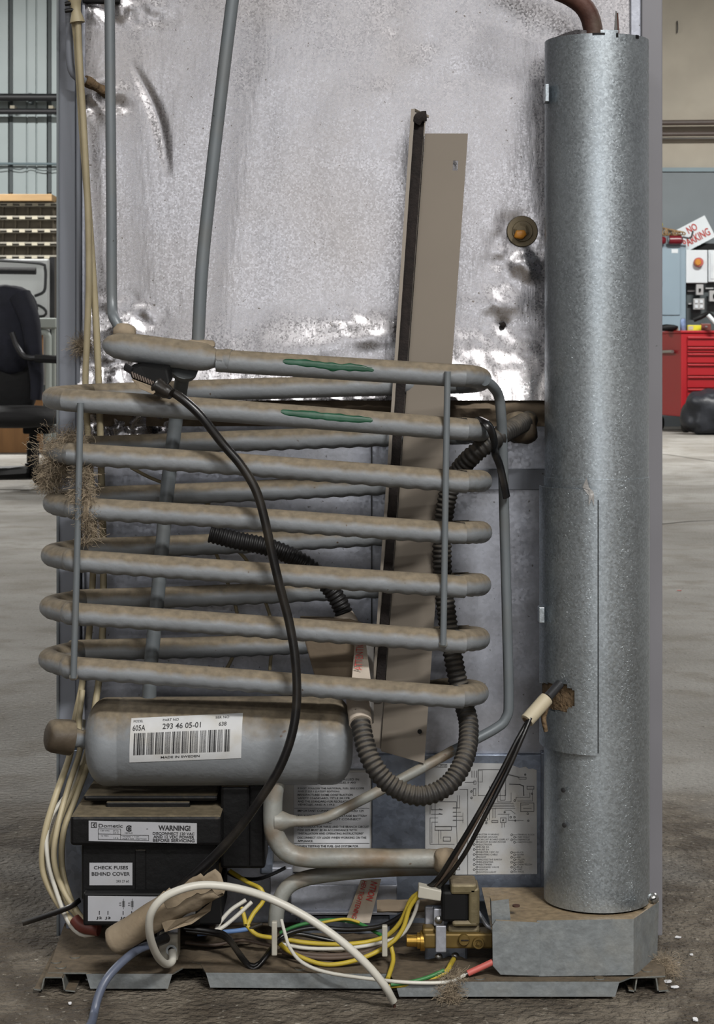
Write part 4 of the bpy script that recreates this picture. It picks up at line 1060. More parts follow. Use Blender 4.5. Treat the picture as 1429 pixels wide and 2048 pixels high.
def plate(name, x0, y0, x1, y1, h, m_=None, tilt=0):
    a_ = [(x0, y0), (x1, y0 + tilt), (x1, y1 + tilt), (x0, y1)]
    f_ = [P(x, y, h) for x, y in a_]
    return MB().hull(f_, [p + Vector((0, .0004, 0)) for p in f_]).build(name, m_ or M['white'], FR)
wl_ = plate('warning_label', 177.5, 1641.5, 394, 1682, HC + .0006, tilt=5)
mb = MB()
def wm(x, y): return P(177.5 + x * .1818, 1641.5 + (y - 118) * .1818 + (x - 100) / 1190 * 5 * .6, HC + .0010)
def wmx(x, y): return wm(x - 100, y)
put_text(mb, 'WARNING!', 868, 158, 1220, 215, wmx, .03)
put_text(mb, 'DISCONNECT 120 VAC', 806, 232, 1265, 262, wmx, .02); put_text(mb, 'AND 12 VDC POWER', 812, 268, 1262, 300, wmx, .02); put_text(mb, 'BEFORE SERVICING', 808, 306, 1266, 340, wmx, .02)
put_text(mb, 'Dometic', 210, 152, 475, 190, wmx, .01)
put_line(mb, [(130, 140), (185, 140), (185, 192), (130, 192), (130, 140)], 7, wmx); put_line(mb, [(168, 150), (148, 166), (168, 182)], 8, wmx); put_line(mb, [(170, 150), (170, 182)], 6, wmx)
put_line(mb, [(205, 205), (452, 205), (452, 322), (205, 322), (205, 205)], 4, wmx); put_line(mb, [(205, 262), (452, 262)], 4, wmx); put_line(mb, [(452, 272), (760, 272), (760, 328), (452, 322)], 4, wmx)
put_text(mb, '120 VAC', 232, 218, 330, 232, wmx); put_text(mb, '60 Hz', 370, 218, 430, 232, wmx); put_text(mb, '2.5 A', 372, 240, 430, 254, wmx); put_text(mb, '12 VDC', 238, 274, 320, 288, wmx); put_text(mb, '1.0 A', 372, 298, 428, 312, wmx)
put_text(mb, 'MODEL 1 1107', 475, 282, 655, 294, wmx); put_text(mb, 'PART NO. 293773.01', 475, 304, 735, 318, wmx)
pts = [(545 + 30 * math.cos(a), 198 + 30 * math.sin(a)) for a in [math.radians(d) for d in range(40, 330, 20)]]
put_line(mb, pts, 8, wmx); put_line(mb, [(530, 182), (558, 182), (530, 198), (562, 198), (532, 214), (560, 214)], 6, wmx); put_line(mb, [(566, 168), (566, 228)], 6, wmx)
put_text(mb, 'NRTL/C', 500, 240, 585, 256, wmx); put_rect(mb, 736, 197, 752, 204, wmx)
mb.build('lettering', M['ink'], wl_)
fz = plate('fuse_label', 179, 1725.5, 265, 1770.5, HC - .0108, tilt=0)
mb = MB()
def fm(x, y): return P(160 + x * .1818, 1620 + y * .1818, HC - .0104)
put_text(mb, 'CHECK FUSES', 153, 614, 530, 652, fm, .015); put_text(mb, 'BEHIND COVER', 130, 682, 550, 722, fm, .015); put_text(mb, '293 27 60', 400, 772, 540, 796, fm)
mb.build('lettering', M['ink'], fz)
tl = plate('terminal_label', 176, 1792, 391, 1842, HC + .0026, tilt=2)
mb = MB(); mg = MB()
def tm(x, y): return P(160 + x * .1818, 1620 + y * .1818 + 1.2 * (x / 1290), HC + .0031)
for s_, x in (('J2', 180), ('J3', 275), ('J4', 442), ('J5', 536), ('J9', 1060)):
    put_text(mb, s_, x, 1172, x + 62, 1204, tm, .015); put_rect(mb, x + 30, 1108, x + 38, 1150, tm)
put_text(mb, '10', 1180, 1190, 1226, 1224, tm, .015)
for x in (480, 576):
    put_rect(mg, x - 14, 998, x + 14, 1062, tm); put_line(mg, [(x, 975), (x, 1085)], 5, tm)
    put_rect(mg, x - 46, 1016, x - 24, 1024, tm); put_rect(mg, x - 46, 1040, x - 24, 1048, tm)
put_text(mb, '12V 1A', 1070, 985, 1175, 1004, tm)
mb.build('lettering', M['ink'], tl); mg.build('fuse_symbols', M['inkgrey'], tl)

# instruction sheet on the back
ins = plate('instruction_label', 588, 1545, 740, 1700, .0106, M['whitelift'])
mb = MB()
def im(x, y): return P(580 + x * .14, 1540 + y * .14, .0112)
lines = [(120, 'APPLIANCE MUST BE INSTALLED IN', 990), (165, 'ACCORDANCE WITH LOCAL CODES. IF ANY', 950), (0, '', 0), (248, 'IF NOT, FOLLOW THE NATIONAL FUEL GAS CODE', 1060), (294, 'ANSI Z 223.1 (LATEST EDITION)', 710), (340, 'MANUFACTURED HOME CONSTRUCTION', 900),
         (388, 'SAFETY STANDARD, TITLE 24 CFR', 860), (434, 'AND THE STANDARD FOR RECREATIONAL', 930), (482, 'VEHICLES, ANSI A 119.2', 640),
         (568, 'IMPORTANT CONNECT LEADS MARKED 12V', 1062), (640, 'TO A SOURCE FOR LOW-VOLTAGE BATTERY', 1105), (688, 'SUPPLY ONLY. DO NOT CONNECT', 1020), (735, 'TO 120 VOLTS AC.', 600),
         (796, 'THE CONDUCTOR WIRES AND THE BRANCH CIRCUIT', 1130), (842, 'FUSE SIZE MUST BE IN ACCORDANCE WITH', 960), (890, '"INSTALLATION AND OPERATING INSTRUCTIONS"', 1055), (950, 'DISCONNECT 12V LEADS WHEN WORKING ON THE', 1095), (998, 'APPLIANCE.', 335),
         (1072, 'WHEN TESTING THE FUEL GAS SYSTEM FOR', 980)]
for y, s_, x1 in lines:
    if s_: put_text(mb, s_, 112, y, x1, y + 30, im, .01)
put_line(mb, [(62, 546), (1135, 546)], 5, im); put_line(mb, [(62, 1046), (1135, 1046)], 5, im)
mb.build('lettering', M['ink'], ins)

# wiring diagram, with a torn upper edge
out = [(851, 1527), (948, 1526), (1010, 1527), (1030, 1532), (1040, 1536), (1052, 1533), (1058, 1538), (1066, 1537), (1074, 1540), (1075, 1748), (851, 1750)]
f = [P(x, y, .0127) for x, y in out]
wd = MB().hull(f, [p + Vector((0, .0004, 0)) for p in f]).build('wiring_diagram', M['whitedirty'], FR)
mb = MB()
def dm_(x, y): return P(840 + x * .182, 1500 + y * .182, .0132)
ln = lambda pts, w=5: put_line(mb, pts, w, dm_)
rc_ = lambda x0, y0, x1, y1, w=5: ln([(x0, y0), (x1, y0), (x1, y1), (x0, y1), (x0, y0)], w)
rc_(80, 158, 300, 188, 4); put_text(mb, 'ART. NO. 293 8', 95, 164, 285, 182, dm_)
ln([(440, 432), (528, 432), (528, 1365)], 5)
ln([(645, 500), (945, 500), (945, 215), (645, 215), (645, 500)], 5); rc_(895, 235, 945, 295)
for x in (770, 805, 830, 858, 885): ln([(x, 450), (x, 500)], 5)
for x in (770, 805): ln([(x, 400), (x, 435)], 8)
ln([(940, 440), (940, 550), (885, 550), (885, 500)], 4); ln([(858, 500), (858, 570), (1005, 570), (1005, 470)], 4)
for y in (585, 605, 622, 640): ln([(720 + (y - 585), y), (1030 + (y - 585) * .3, y)], 5)
ln([(990, 375), (1100, 380), (1140, 395), (1145, 500)], 10); ln([(1060, 540), (1060, 520), (1210, 520), (1210, 470)], 4); ln([(1080, 560), (1240, 560), (1240, 440)], 4)
rc_(1180, 400, 1255, 430, 6); rc_(1110, 582, 1255, 675, 6); ln([(1140, 640), (1230, 640)], 5); ln([(1120, 605), (1200, 600)], 5)
rc_(1090, 300, 1170, 320, 4); ln([(980, 270), (1090, 300)], 10)
rc_(890, 745, 950, 795, 5); rc_(795, 775, 860, 795, 5); ln([(700, 560), (700, 765), (720, 765)], 4); ln([(770, 765), (770, 640)], 4); ln([(805, 640), (805, 745)], 5); ln([(830, 640), (830, 745)], 5)
ln([(975, 705), (975, 772), (1140, 775)], 4); ln([(860, 705), (990, 705)], 4); ln([(935, 660), (1000, 660), (1050, 700)], 4); ln([(905, 795), (905, 850)], 4); ln([(935, 795), (935, 850)], 4)
for cx_, cy_, r_ in ((733, 762, 18), (733, 802, 9), (770, 530, 10), (720, 530, 10), (1045, 555, 10), (1188, 700, 10), (1000, 738, 9), (1042, 738, 9), (1195, 778, 9), (695, 650, 9), (918, 770, 8), (800, 380, 9), (570, 455, 9), (570, 525, 9), (1235, 480, 9), (925, 210, 10), (935, 683, 8), (1052, 775, 8), (1160, 270, 8)):
    ln([(cx_ + r_ * math.cos(a), cy_ + r_ * math.sin(a)) for a in [math.radians(40 * q) for q in range(10)]], 5)
rc_(590, 425, 618, 500, 4); rc_(640, 225, 690, 350, 3)
for x in (575, 600, 625): ln([(x, 230), (x, 300)], 7)
ln([(500, 355), (600, 355)], 6); rc_(595, 340, 620, 375, 4); ln([(645, 370), (645, 420)], 4)
rc_(170, 568, 405, 840, 5); rc_(170, 840, 350, 880, 6); rc_(260, 955, 340, 1000, 5)
for y in (655, 705): ln([(130, y), (240, y)], 5); ln([(215, y - 8), (248, y)], 8)
for y in (635, 683, 727, 772): ln([(370, y), (395, y)], 9); ln([(395, y), (440 + (y - 635) * .3, y)], 4)
ln([(115, 610), (115, 705)], 4); ln([(130, 610), (130, 655)], 4); ln([(115, 745), (200, 745)], 4); ln([(135, 792), (200, 792)], 4); ln([(115, 745), (115, 1035), (380, 1035)], 4); ln([(135, 792), (135, 1020)], 4); ln([(440, 500), (440, 640)], 4); ln([(415, 500), (415, 640)], 4); ln([(475, 690), (475, 800)], 4); ln([(210, 880), (210, 1030)], 4); ln([(235, 880), (235, 975)], 4); ln([(405, 840), (420, 1160)], 4)
rc_(390, 1285, 440, 1315, 5)
leg1 = ['BUZZER WARNING', 'BURNER GROUND', 'CIRCUIT BOARD DISPLAY', 'CIRCUIT BOARD POWER', 'ELECTRODE', 'FUSE 3A', 'FUSE 5A', 'HEATER 120V AC', 'HEATING CABLE', 'LIGHT', 'PROTECTIVE EARTH', 'RE-IGNITER', 'RECTIFIER', 'SOLENOID VALVE', 'SWITCH', 'SWITCH LIGHT']
for i, s_ in enumerate(leg1):
    y = 918 + 27.6 * i; cx_ = 600 if i % 2 == 0 else 630
    ln([(cx_ + 11 * math.cos(a), y + 8 + 11 * math.sin(a)) for a in [math.radians(45 * q) for q in range(9)]], 4)
    ln([(cx_ + 12, y + 8), (650, y + 8)], 4); put_text(mb, s_, 655, y, 655 + 15.5 * len(s_), y + 17, dm_)
leg2 = [(925, 'TERMINAL BLOCK'), (952, 'TEST POINT'), (980, 'THERMISTOR'), (1007, 'THERMOCOUPLE'), (1118, 'BLACK'), (1145, 'BROWN'), (1172, 'RED'), (1198, 'YELLOW'), (1226, 'GREEN'), (1253, 'GREEN-YELLOW'), (1280, 'BLUE'), (1305, 'GREY'), (1332, 'WHITE')]
for i, (y, s_) in enumerate(leg2):
    cx_ = 1012 if i % 2 == 0 else 1042
    ln([(cx_ + 11 * math.cos(a), y + 6 + 11 * math.sin(a)) for a in [math.radians(45 * q) for q in range(9)]], 4)
    ln([(cx_ + 12, y + 6), (1068, y + 6)], 4); put_text(mb, s_, 1075, y - 4, 1075 + 13.5 * len(s_), y + 14, dm_)
mb.build('lettering', M['inkgrey'], wd)

# galvanised box with a paper notice
gbx = MB().pbox(582, 1770, 795, 1826, .055, .012).build('junction_box', M['zinc'], FR, bevel=.001)
MB().pbox(582, 1824, 795, 1830, .062, .012).build('box_lip', M['zinc'], gbx, bevel=.0005)
MB().pbox(600, 1832, 780, 1868, .05, .012).build('lower_box', M['zincblue'], gbx, bevel=.001)
f = [P(722, 1760, .0632), P(763, 1758, .0632), P(740, 1846, .0655), P(690, 1846, .0655)]
nt_ = MB().hull(f, [p + Vector((0, .0006, 0)) for p in f]).build('paper_notice', M['papertag'], FR)
mb = MB()
def nm(off):
    a_, b_ = P(756 - off, 1762, .0644), P(734 - off, 1836, .0664)
    d_ = (b_ - a_); n_ = Vector((d_.z, 0, -d_.x)).normalized()
    return lambda u, v: a_ + d_ * u + n_ * v
put_text(mb, 'NTION', .02, -.0042, .52, .0022, nm(8), .02); put_text(mb, 'HEN TIGHTENING', 0, -.0025, 1, .0022, nm(26), .01)
mb.build('lettering', M['redink'], nt_)

# ---------------------------------------------------------------- gas valve
gv = MB().pbox(848, 1867, 988, 1898, .150, .128).build('gas_valve', M['brass'], FR, bevel=.002)
MB().pbox(850, 1812, 936, 1926, .127, .122).build('mounting_plate', M['zincblue'], gv, bevel=.003)
MB().pbox(851, 1814, 868, 1856, .130, .127).build('bent_tab', M['zinc'], gv, bevel=.001)
MB().pbox(868, 1818, 889, 1852, .140, .137).build('strap', M['zinc'], gv, bevel=.0008)
MB().pbox(872, 1852, 893, 1905, .153, .151).build('strap', M['zinc'], gv, bevel=.0008)
MB().lathe(P(850, 1881, .140), (-1, 0, 0), [(0, .0095), (.004, .0095), (.0042, .0075), (.007, .0075), (.0072, .0058), (.0165, .0056), (.017, .004)], 20).build('inlet_nozzle', M['brassnew'], gv, 40)
MB().pbox(846, 1857, 870, 1870, .148, .132).build('hex_nut', M['brass'], gv, bevel=.002)
MB().pbox(884, 1782, 938, 1845, .150, .125).build('solenoid_coil', M['blackflat'], gv, bevel=.003)
mb = MB().pbox(902, 1768, 955, 1790, .152, .120); mb.pbox(938, 1776, 960, 1852, .152, .120); mb.pbox(905, 1843, 958, 1854, .152, .120)
mb.build('solenoid_yoke', M['olive'], gv, bevel=.003)
MB().pbox(896, 1852, 962, 1872, .146, .126).build('yoke_foot', M['olive'], gv, bevel=.004)
f = [P(838, 1772, .152), P(884, 1782, .152), P(882, 1803, .152), P(836, 1796, .152)]
MB().hull(f, [p + Vector((0, .014, 0)) for p in f]).build('wire_connector', M['tie'], gv, bevel=.001)
for x, y, r_, h_ in ((878, 1839, .0038, .140), (878, 1914, .0038, .127), (911, 1912, .0038, .127)):
    s_ = MB().lathe(P(x, y, h_), (0, -1, 0), [(0, r_), (.001, r_), (.0026, r_ * .6), (.003, r_ * .2)], 16).build('valve_screw', M['steel'], gv, 40)
MB().lathe(P(928, 1878, .149), (0, -1, 0), [(0, .0052), (.004, .0052), (.005, .0044)], 18).build('slotted_plug', M['brass'], gv, 40)
MB().pbox(923, 1880, 938, 1882, .1548, .153).build('plug_slot', M['foam'], gv)
MB().lathe(P(957, 1884, .149), (0, -1, 0), [(0, .0052), (.005, .0050), (.005, .0036), (.003, .0034), (.003, .0016), (.0055, .0014)], 18).build('test_port', M['brass'], gv, 40)
MB().tube(cr(PX([(955, 1822, .13), (966, 1838, .135), (976, 1852, .14), (990, 1858, .14)]), .003), .0022, 10).build('gas_tube', M['zinc'], gv, 60)

# ---------------------------------------------------------------- wiring at the base and the left side
def wire(name, pts, m_, r=.0022, lab=None, flat=None):
    o_ = MB().tube(cr(PX(pts), .004), r, 8, flat=flat).build(name, M[m_], FR, 60)
    if lab: o_['label'] = lab
    return o_
wire('side_cable', [(146, -300, .045), (148, 0, .045), (155, 100, .045), (164, 250, .045), (177, 420, .045), (187, 560, .045), (193, 660, .042), (198, 780, .035), (203, 950, .030), (206, 1050, .028), (207, 1150, .028), (206, 1250, .03), (199, 1350, .03), (192, 1400, .035), (176, 1500, .05), (150, 1570, .07), (118, 1640, .085), (102, 1700, .09), (107, 1750, .09), (135, 1805, .10), (172, 1850, .11)], 'cream', .0034)
wire('side_cable', [(152, -300, .05), (156, 40, .05), (168, 260, .05), (176, 420, .05), (178, 560, .05), (174, 680, .045), (171, 770, .042), (176, 870, .03), (188, 1060, .026), (186, 1150, .026), (178, 1270, .03), (164, 1370, .04), (148, 1450, .05), (140, 1510, .06), (112, 1590, .085), (89, 1670, .095), (86, 1740, .095), (112, 1800, .10), (150, 1848, .11), (188, 1868, .115)], 'cream', .0032)
wire('side_cable', [(165, 1380, .045), (158, 1450, .055), (160, 1500, .06), (138, 1570, .08), (116, 1650, .10), (108, 1715, .105), (122, 1770, .105), (148, 1815, .11), (176, 1848, .118)], 'cream', .0028)
wire('side_cable', [(176, 1530, .06), (150, 1600, .08), (128, 1660, .09), (124, 1730, .095), (138, 1790, .10), (158, 1830, .11)], 'cream', .0030)
wire('side_cable', [(168, 1440, .04), (148, 1560, .07), (100, 1640, .09), (96, 1720, .10), (130, 1830, .108), (160, 1868, .115), (190, 1868, .12)], 'whitecable', .0022)
for i, (px, py) in enumerate(((137, 8), (137, 22))):
    wire('cable_end', [(130, py, .052), (152, py - 3, .052)], 'blackcord', .0022)
MB().tube(cr(PX([(150, -40, .05), (150, 0, .05), (155, 45, .05)]), .003), lambda i, s: .0045 + .003 * math.sin(i * .35) ** 2, 12).build('cable_knot', M['cream'], FR, 60)
MB().tube(cr(PX([(150, 1838, .115), (165, 1853, .12), (198, 1860, .125)]), .003), .0058, 12).build('heat_sleeve', M['redtube'], FR, 60)
wire('cable_tie', [(160, 1800, .112), (140, 1814, .12), (100, 1829, .125), (45, 1847, .13)], 'blackcord', .0014, 'black cable tie tail sticking out left', flat=(2.0, .8))
wire('thin_wire', [(470, 1095, .035), (500, 1130, .03), (530, 1200, .03), (545, 1260, .03), (540, 1340, .03)], 'cream', .0017)
wire('thin_wire', [(425, 1090, .035), (450, 1150, .03), (475, 1230, .03), (470, 1300, .03), (450, 1345, .03)], 'cream', .0017)
wire('thin_wire', [(262, 935, .03), (300, 955, .03), (350, 975, .028), (420, 1010, .028)], 'cream', .0017)
# base loom
yA = [(556, 1876, .12), (620, 1886, .125), (700, 1888, .13), (765, 1876, .13), (800, 1846, .135), (822, 1800, .14), (838, 1786, .146)]
wire('loom_wire', yA, 'yellow'); wire('loom_wire', [(556, 1884, .125), (585, 1906, .14), (650, 1929, .15), (720, 1918, .15), (780, 1888, .145), (806, 1858, .143), (820, 1815, .143), (838, 1790, .147)], 'yellow')
wire('loom_wire', [(782, 1890, .14), (787, 1920, .15), (776, 1958, .18)], 'yellow')
wire('loom_wire', [(460, 1742, .08), (495, 1764, .09), (522, 1778, .10), (528, 1800, .10), (508, 1826, .105), (495, 1850, .11)], 'yellow')
wire('loom_wire', [(495, 1852, .11), (515, 1870, .115), (556, 1877, .12)], 'yellow')
wire('loom_wire', [(484, 1815, .10), (489, 1835, .105), (492, 1850, .11)], 'yellow')
wire('loom_wire', [(492, 1800, .10), (462, 1820, .105), (440, 1845, .11), (432, 1862, .115)], 'whitecable', .0020)
wire('loom_wire', [(504, 1804, .10), (478, 1828, .105), (452, 1850, .11), (434, 1862, .115)], 'whitecable', .0020)
wire('loom_wire', [(560, 1888, .125), (620, 1897, .13), (700, 1896, .135), (768, 1884, .135), (806, 1868, .135), (828, 1830, .137), (838, 1798, .145)], 'whitecable', .0018)
wire('loom_wire', [(368, 1856, .12), (420, 1862, .12), (452, 1870, .125), (478, 1905, .14), (500, 1930, .15), (520, 1926, .15), (545, 1895, .135), (565, 1872, .125), (620, 1856, .12), (700, 1859, .12), (765, 1852, .125), (812, 1826, .13), (832, 1812, .135)], 'blackcord', .0024)
wire('loom_wire', [(372, 1862, .12), (425, 1868, .12), (456, 1880, .13), (486, 1920, .148), (508, 1938, .155), (532, 1915, .148), (555, 1885, .13), (590, 1868, .12), (640, 1876, .12), (700, 1890, .12)], 'blackcord', .0022)
wire('loom_wire', [(395, 1868, .11), (470, 1862, .11), (508, 1856, .11)], 'blue'); wire('loom_wire', [(500, 1857, .112), (525, 1848, .112)], 'blackcord', .0018)
wire('loom_wire', [(560, 1866, .10), (600, 1850, .10), (660, 1840, .10), (715, 1846, .105), (755, 1866, .12), (770, 1876, .13)], 'green', .0018)
wire('loom_wire', [(640, 1846, .105), (690, 1838, .105), (720, 1845, .108)], 'yellow', .0014)
wire('loom_wire', [(560, 1900, .125), (640, 1910, .13), (720, 1906, .135), (780, 1886, .135)], 'brownwire', .0022)
wire('loom_wire', [(565, 1905, .13), (640, 1916, .135), (720, 1911, .138), (780, 1889, .138)], 'brownwire', .0020)
wire('loom_wire', [(370, 1885, .10), (430, 1890, .10), (480, 1880, .10), (545, 1892, .11)], 'brownwire', .0018)
wire('thin_wire', [(563, 1840, .13), (570, 1866, .14), (580, 1895, .152), (605, 1925, .165), (660, 1946, .178), (780, 1962, .192), (860, 1966, .193), (905, 1962, .19), (930, 1950, .182)], 'whitecable', .0017)
wire('earth_wire', [(778, 1972, .19), (820, 1968, .188), (860, 1958, .182), (892, 1944, .176), (900, 1932, .165), (908, 1918, .135)], 'yellow', .0024)
wire('earth_wire', [(782, 1969, .192), (822, 1964, .190), (858, 1954, .184), (888, 1941, .178)], 'green', .0019)
wire('red_lead', [(936, 1947, .180), (986, 1924, .176)], 'pink', .0030)
wire('lead_tip', [(920, 1954, .181), (938, 1946, .180)], 'steel', .0013)
for x, y0, y1 in ((549, 1844, 1912), (770, 1852, 1914)):
    MB().pbox(x - 5.5, y0, x + 5.5, y1, .158, .152).build('cable_clip', M['tie'], FR, bevel=.001)
# terminal block with clear plugs behind the sleeve
tb_ = MB().pbox(318, 1868, 356, 1922, .155, .13).build('terminal_block', M['tie'], FR, bevel=.0015)
MB().pbox(336, 1852, 356, 1880, .15, .135).build('terminal_plug', M['zinc'], tb_, bevel=.0015)
MB().pbox(314, 1852, 328, 1880, .148, .135).build('terminal_plug', M['darksteel'], tb_, bevel=.0015)
MB().lathe(P(343, 1900, .155), (0, -1, 0), [(0, .005), (.001, .005), (.001, .003), (-.002, .003)], 14).build('socket_ring', M['offwhite'], tb_, 40)

# ================================================================== loose things on and around it
# leaning metal trim with a foam seal
t = thing('trim_strip', 'tall taupe metal trim strip with black foam leaning behind the coils', 'trim strip', P(800, 1530, .11))
def BP(px, py, dh=0.0):
    k_ = (py - 218) / (1530 - 218)
    return P(px, py, .030 + .060 * k_ + dh)
def slab(name, quad, m_, thick, parent=None, hole=None):
    f_ = [BP(*q) for q in quad]
    return MB().hull(f_, [p + Vector((0, thick, 0)) for p in f_]).build(name, m_, parent or t)
def edgex(px_top, px_bot, py): return px_top + (px_bot - px_top) * (py - 218) / (1530 - 218)
EL = lambda py: edgex(823, 735, py); EF = lambda py: edgex(830.5, 740, py); EP = lambda py: edgex(854, 760, py); ER = lambda py: edgex(940, 849, py)
# plate with a slot: built as strips round the opening
def strips(name, m_):
    mb = MB(); rows = [(267, EP, ER)]
    def quad(ya, yb, fa, fb, d0, d1):
        q = [(fa(ya), ya, d0), (fb(ya), ya, d1), (fb(yb), yb, d1), (fa(yb), yb, d0)]
        f_ = [BP(*x) for x in q]; mb.hull(f_, [p + Vector((0, .0014, 0)) for p in f_])
    DHW = .022
    def at(fr): return (lambda y: EP(y) + (ER(y) - EP(y)) * fr)
    quad(267, 321, EP, ER, .004, DHW)
    quad(321, 341, EP, at(.70), .004, .004 + (DHW - .004) * .70); quad(321, 341, at(.82), ER, .004 + (DHW - .004) * .82, DHW)
    n_ = 8; ys = [341 + (1500 - 341) * i / n_ for i in range(n_ + 1)]
    for ya, yb in zip(ys, ys[1:]): quad(ya, yb, EP, ER, .004, DHW)
    q = [(EP(1500), 1500, .004), (ER(1500), 1500, DHW), (ER(1527), 1527, DHW), (EP(1500) + 2, 1503, .004)]
    f_ = [BP(*x) for x in q]; mb.hull(f_, [p + Vector((0, .0014, 0)) for p in f_])
    return mb.build(name, m_, t)
strips('plate', M['bracket'])
slab('outer_lip', [(EL(218), 218, .014), (EF(218), 217, .014), (EF(1490), 1490, .014), (EL(1490), 1488, .014)], M['bracket'], .0014)
slab('channel_floor', [(EF(218), 219, .0), (EP(240), 232, .0), (EP(1498), 1498, .0), (EF(1490), 1490, .0)], M['bracket'], .0012)
slab('lip_return', [(EF(218), 217, .014), (EP(232) + 6, 231, .006), (EP(232) + 5, 235, .006), (EF(218), 222, .012)], M['bracket'], .006)
slab('foam_seal', [(EF(236), 240, .009), (EP(228) - 3, 228, .009), (EP(1370) - 4, 1400, .009), (EF(1370), 1400, .009)], M['foam'], .006)
MB().tube(cr([BP(EF(240) + 3, 245, .012), BP(EF(230) + 10, 234, .014), BP(EP(226), 232, .014)], .003), .0055, 8, flat=(1, .6)).build('foam_end', M['foam'], t, 60)
MB().lathe(BP(840, 1463, .023), (0, -1, 0), [(0, .0022), (.0006, .0022)], 12).build('drilled_hole', M['blackflat'], t)

# power cord with its plug
t = thing('power_cord', 'black power cord draped over the coils with its plug on top', 'power cord', P(345, 785, .19))
pc = [(348, 786, .183), (368, 800, .186), (402, 832, .188), (446, 888, .186), (482, 930, .186), (512, 980, .187), (530, 1040, .188), (545, 1110, .188), (562, 1180, .188), (580, 1250, .188), (591, 1320, .190), (594, 1400, .192), (584, 1470, .194), (560, 1535, .194),
      (525, 1592, .192), (480, 1655, .188), (430, 1712, .184), (380, 1758, .182), (335, 1795, .178), (300, 1832, .17)]
MB().tube(cr(PX(pc), .004), lambda i, s: (9.2 + (2.2 * max(0, (s - .42) / .12) if s > .42 else 0)) * sc(.19) if s < .54 else 11.4 * sc(.19), 14).build('cord', M['blackcord'], t, 60)
a, b = P(268, 742, .165), P(350, 788, .184)
dv = (b - a)
f = [P(256, 737, .170), P(282, 730, .166), P(334, 738, .176), P(340, 764, .184), P(322, 788, .188), P(306, 789, .188), P(278, 776, .182), P(262, 756, .174)]
plg = MB().hull(f, [p + Vector((.002, .017, .004)) for p in f]).build('plug', M['blackflat'], t, bevel=.002)
f = [P(262, 757, .1765), P(276, 762, .181), P(304, 772, .1875), P(312, 784, .1895), P(306, 789, .1895), P(279, 777, .184)]
MB().hull(f, [p + Vector((0, .003, 0)) for p in f]).build('plug_face', M['card'], plg, bevel=.0006)
for k_ in range(9):
    q0, q1 = P(264 + k_ * 5.2, 744 + k_ * 2.3, .1745 + k_ * .0016), P(268 + k_ * 5.2, 756 + k_ * 2.0, .1765 + k_ * .0016)
    MB().tube([q0, q1], .0009, 6).build('grip_ridge', M['brownwire'], plg)
MB().tube(PX([(250, 733, .166), (264, 742, .172)]), .0022, 8, flat=(1.6, .6)).build('plug_blade', M['darksteel'], plg)
MB().lathe(P(312, 771, .182), dv, [(0, .0072), (.002, .0082), (.004, .0072), (.0065, .0076), (.009, .0062), (.012, .0068), (.0145, .0058), (.018, .0050)], 16).build('strain_relief', M['blackcord'], plg, 40)

# white cable
t = thing('white_cable', 'thick white cable arching from the terminal block to the floor', 'cable', P(790, 2004, .22))
wc = [(345, 1902, .158), (345, 1922, .168), (332, 1928, .18), (314, 1910, .205), (300, 1870, .228), (302, 1828, .24), (328, 1795, .242), (375, 1775, .238), (420, 1770, .232), (480, 1778, .226), (540, 1797, .22), (610, 1832, .222), (680, 1880, .225), (735, 1930, .225), (770, 1972, .222), (787, 2002, .212)]
MB().tube(cr(PX(wc), .004), 8.0 * sc(.21), 14).build('sheath', M['whitecable'], t, 60)
MB().tube(cr(PX([(787, 2002, .212), (790, 2012, .21), (786, 2024, .21)]), .002), .0012, 6).build('bare_end', M['rustpipe'], t, 60)
# grey-blue cable running forward over the floor
t = thing('blue_cable', 'grey-blue cable curving down from the cardboard sleeve to the floor', 'cable', P(190, 2000, .24))
gc = [(330, 1878, .165), (305, 1888, .18), (275, 1900, .195), (240, 1928, .212), (212, 1960, .225), (196, 1995, .232), (188, 2030, .24), (184, 2060, .26)]
gp = [P(*q) for q in gc]
for q in gp: q.z = max(q.z, .0045)
MB().tube(cr(gp + [Vector((gp[-1].x, gp[-1].y - .05, .0045)), Vector((gp[-1].x + .02, gp[-1].y - .14, .0045))], .004), 8.6 * sc(.2), 14).build('sheath', M['bluecable'], t, 60)
MB().tube(PX([(332, 1876, .164), (300, 1890, .184)]), [10.5 * sc(.17), 9.6 * sc(.17)], 14).build('end_sleeve', M['darksteel'], t, 60)

# torn cardboard sleeve
t = thing('cardboard_sleeve', 'torn brown cardboard tube lying over the control box corner', 'cardboard sleeve', P(230, 1905, .19))
mb = MB(); a, b = P(222, 1888, .19), P(352, 1805, .205)
d = (b - a); n_s, n_t = 26, 22
dn_ = d.normalized(); u_ = Vector((0, 0, 1)); u_ = (u_ - dn_ * u_.dot(dn_)).normalized(); w_ = dn_.cross(u_)
R0 = 32 * sc(.19)
vs = []
for i in range(n_s + 1):
    s_ = i / n_s * 1.62
    for k in range(n_t + 1):
        # tube that opens into a torn flap
        th = -pi + 2 * pi * k / n_t
        op = max(0, (s_ - .92) / .7)
        rr = R0 * (1 + .05 * noise.noise(Vector((s_ * 4, math.cos(th), math.sin(th))))) * (1 if s_ > .06 else (.55 + 7.5 * s_))
        ctr = a + d * (s_ if s_ < 1 else 1 + (s_ - 1) * .92)
        q = ctr + (u_ * math.cos(th) * .92 + w_ * math.sin(th)) * rr
        if op > 0:
            q += (q - ctr) * .25 * op + Vector((0, 0, .003 * noise.noise(Vector((s_ * 6, th * 2, 3)))))
        vs.append(q)
fs = []
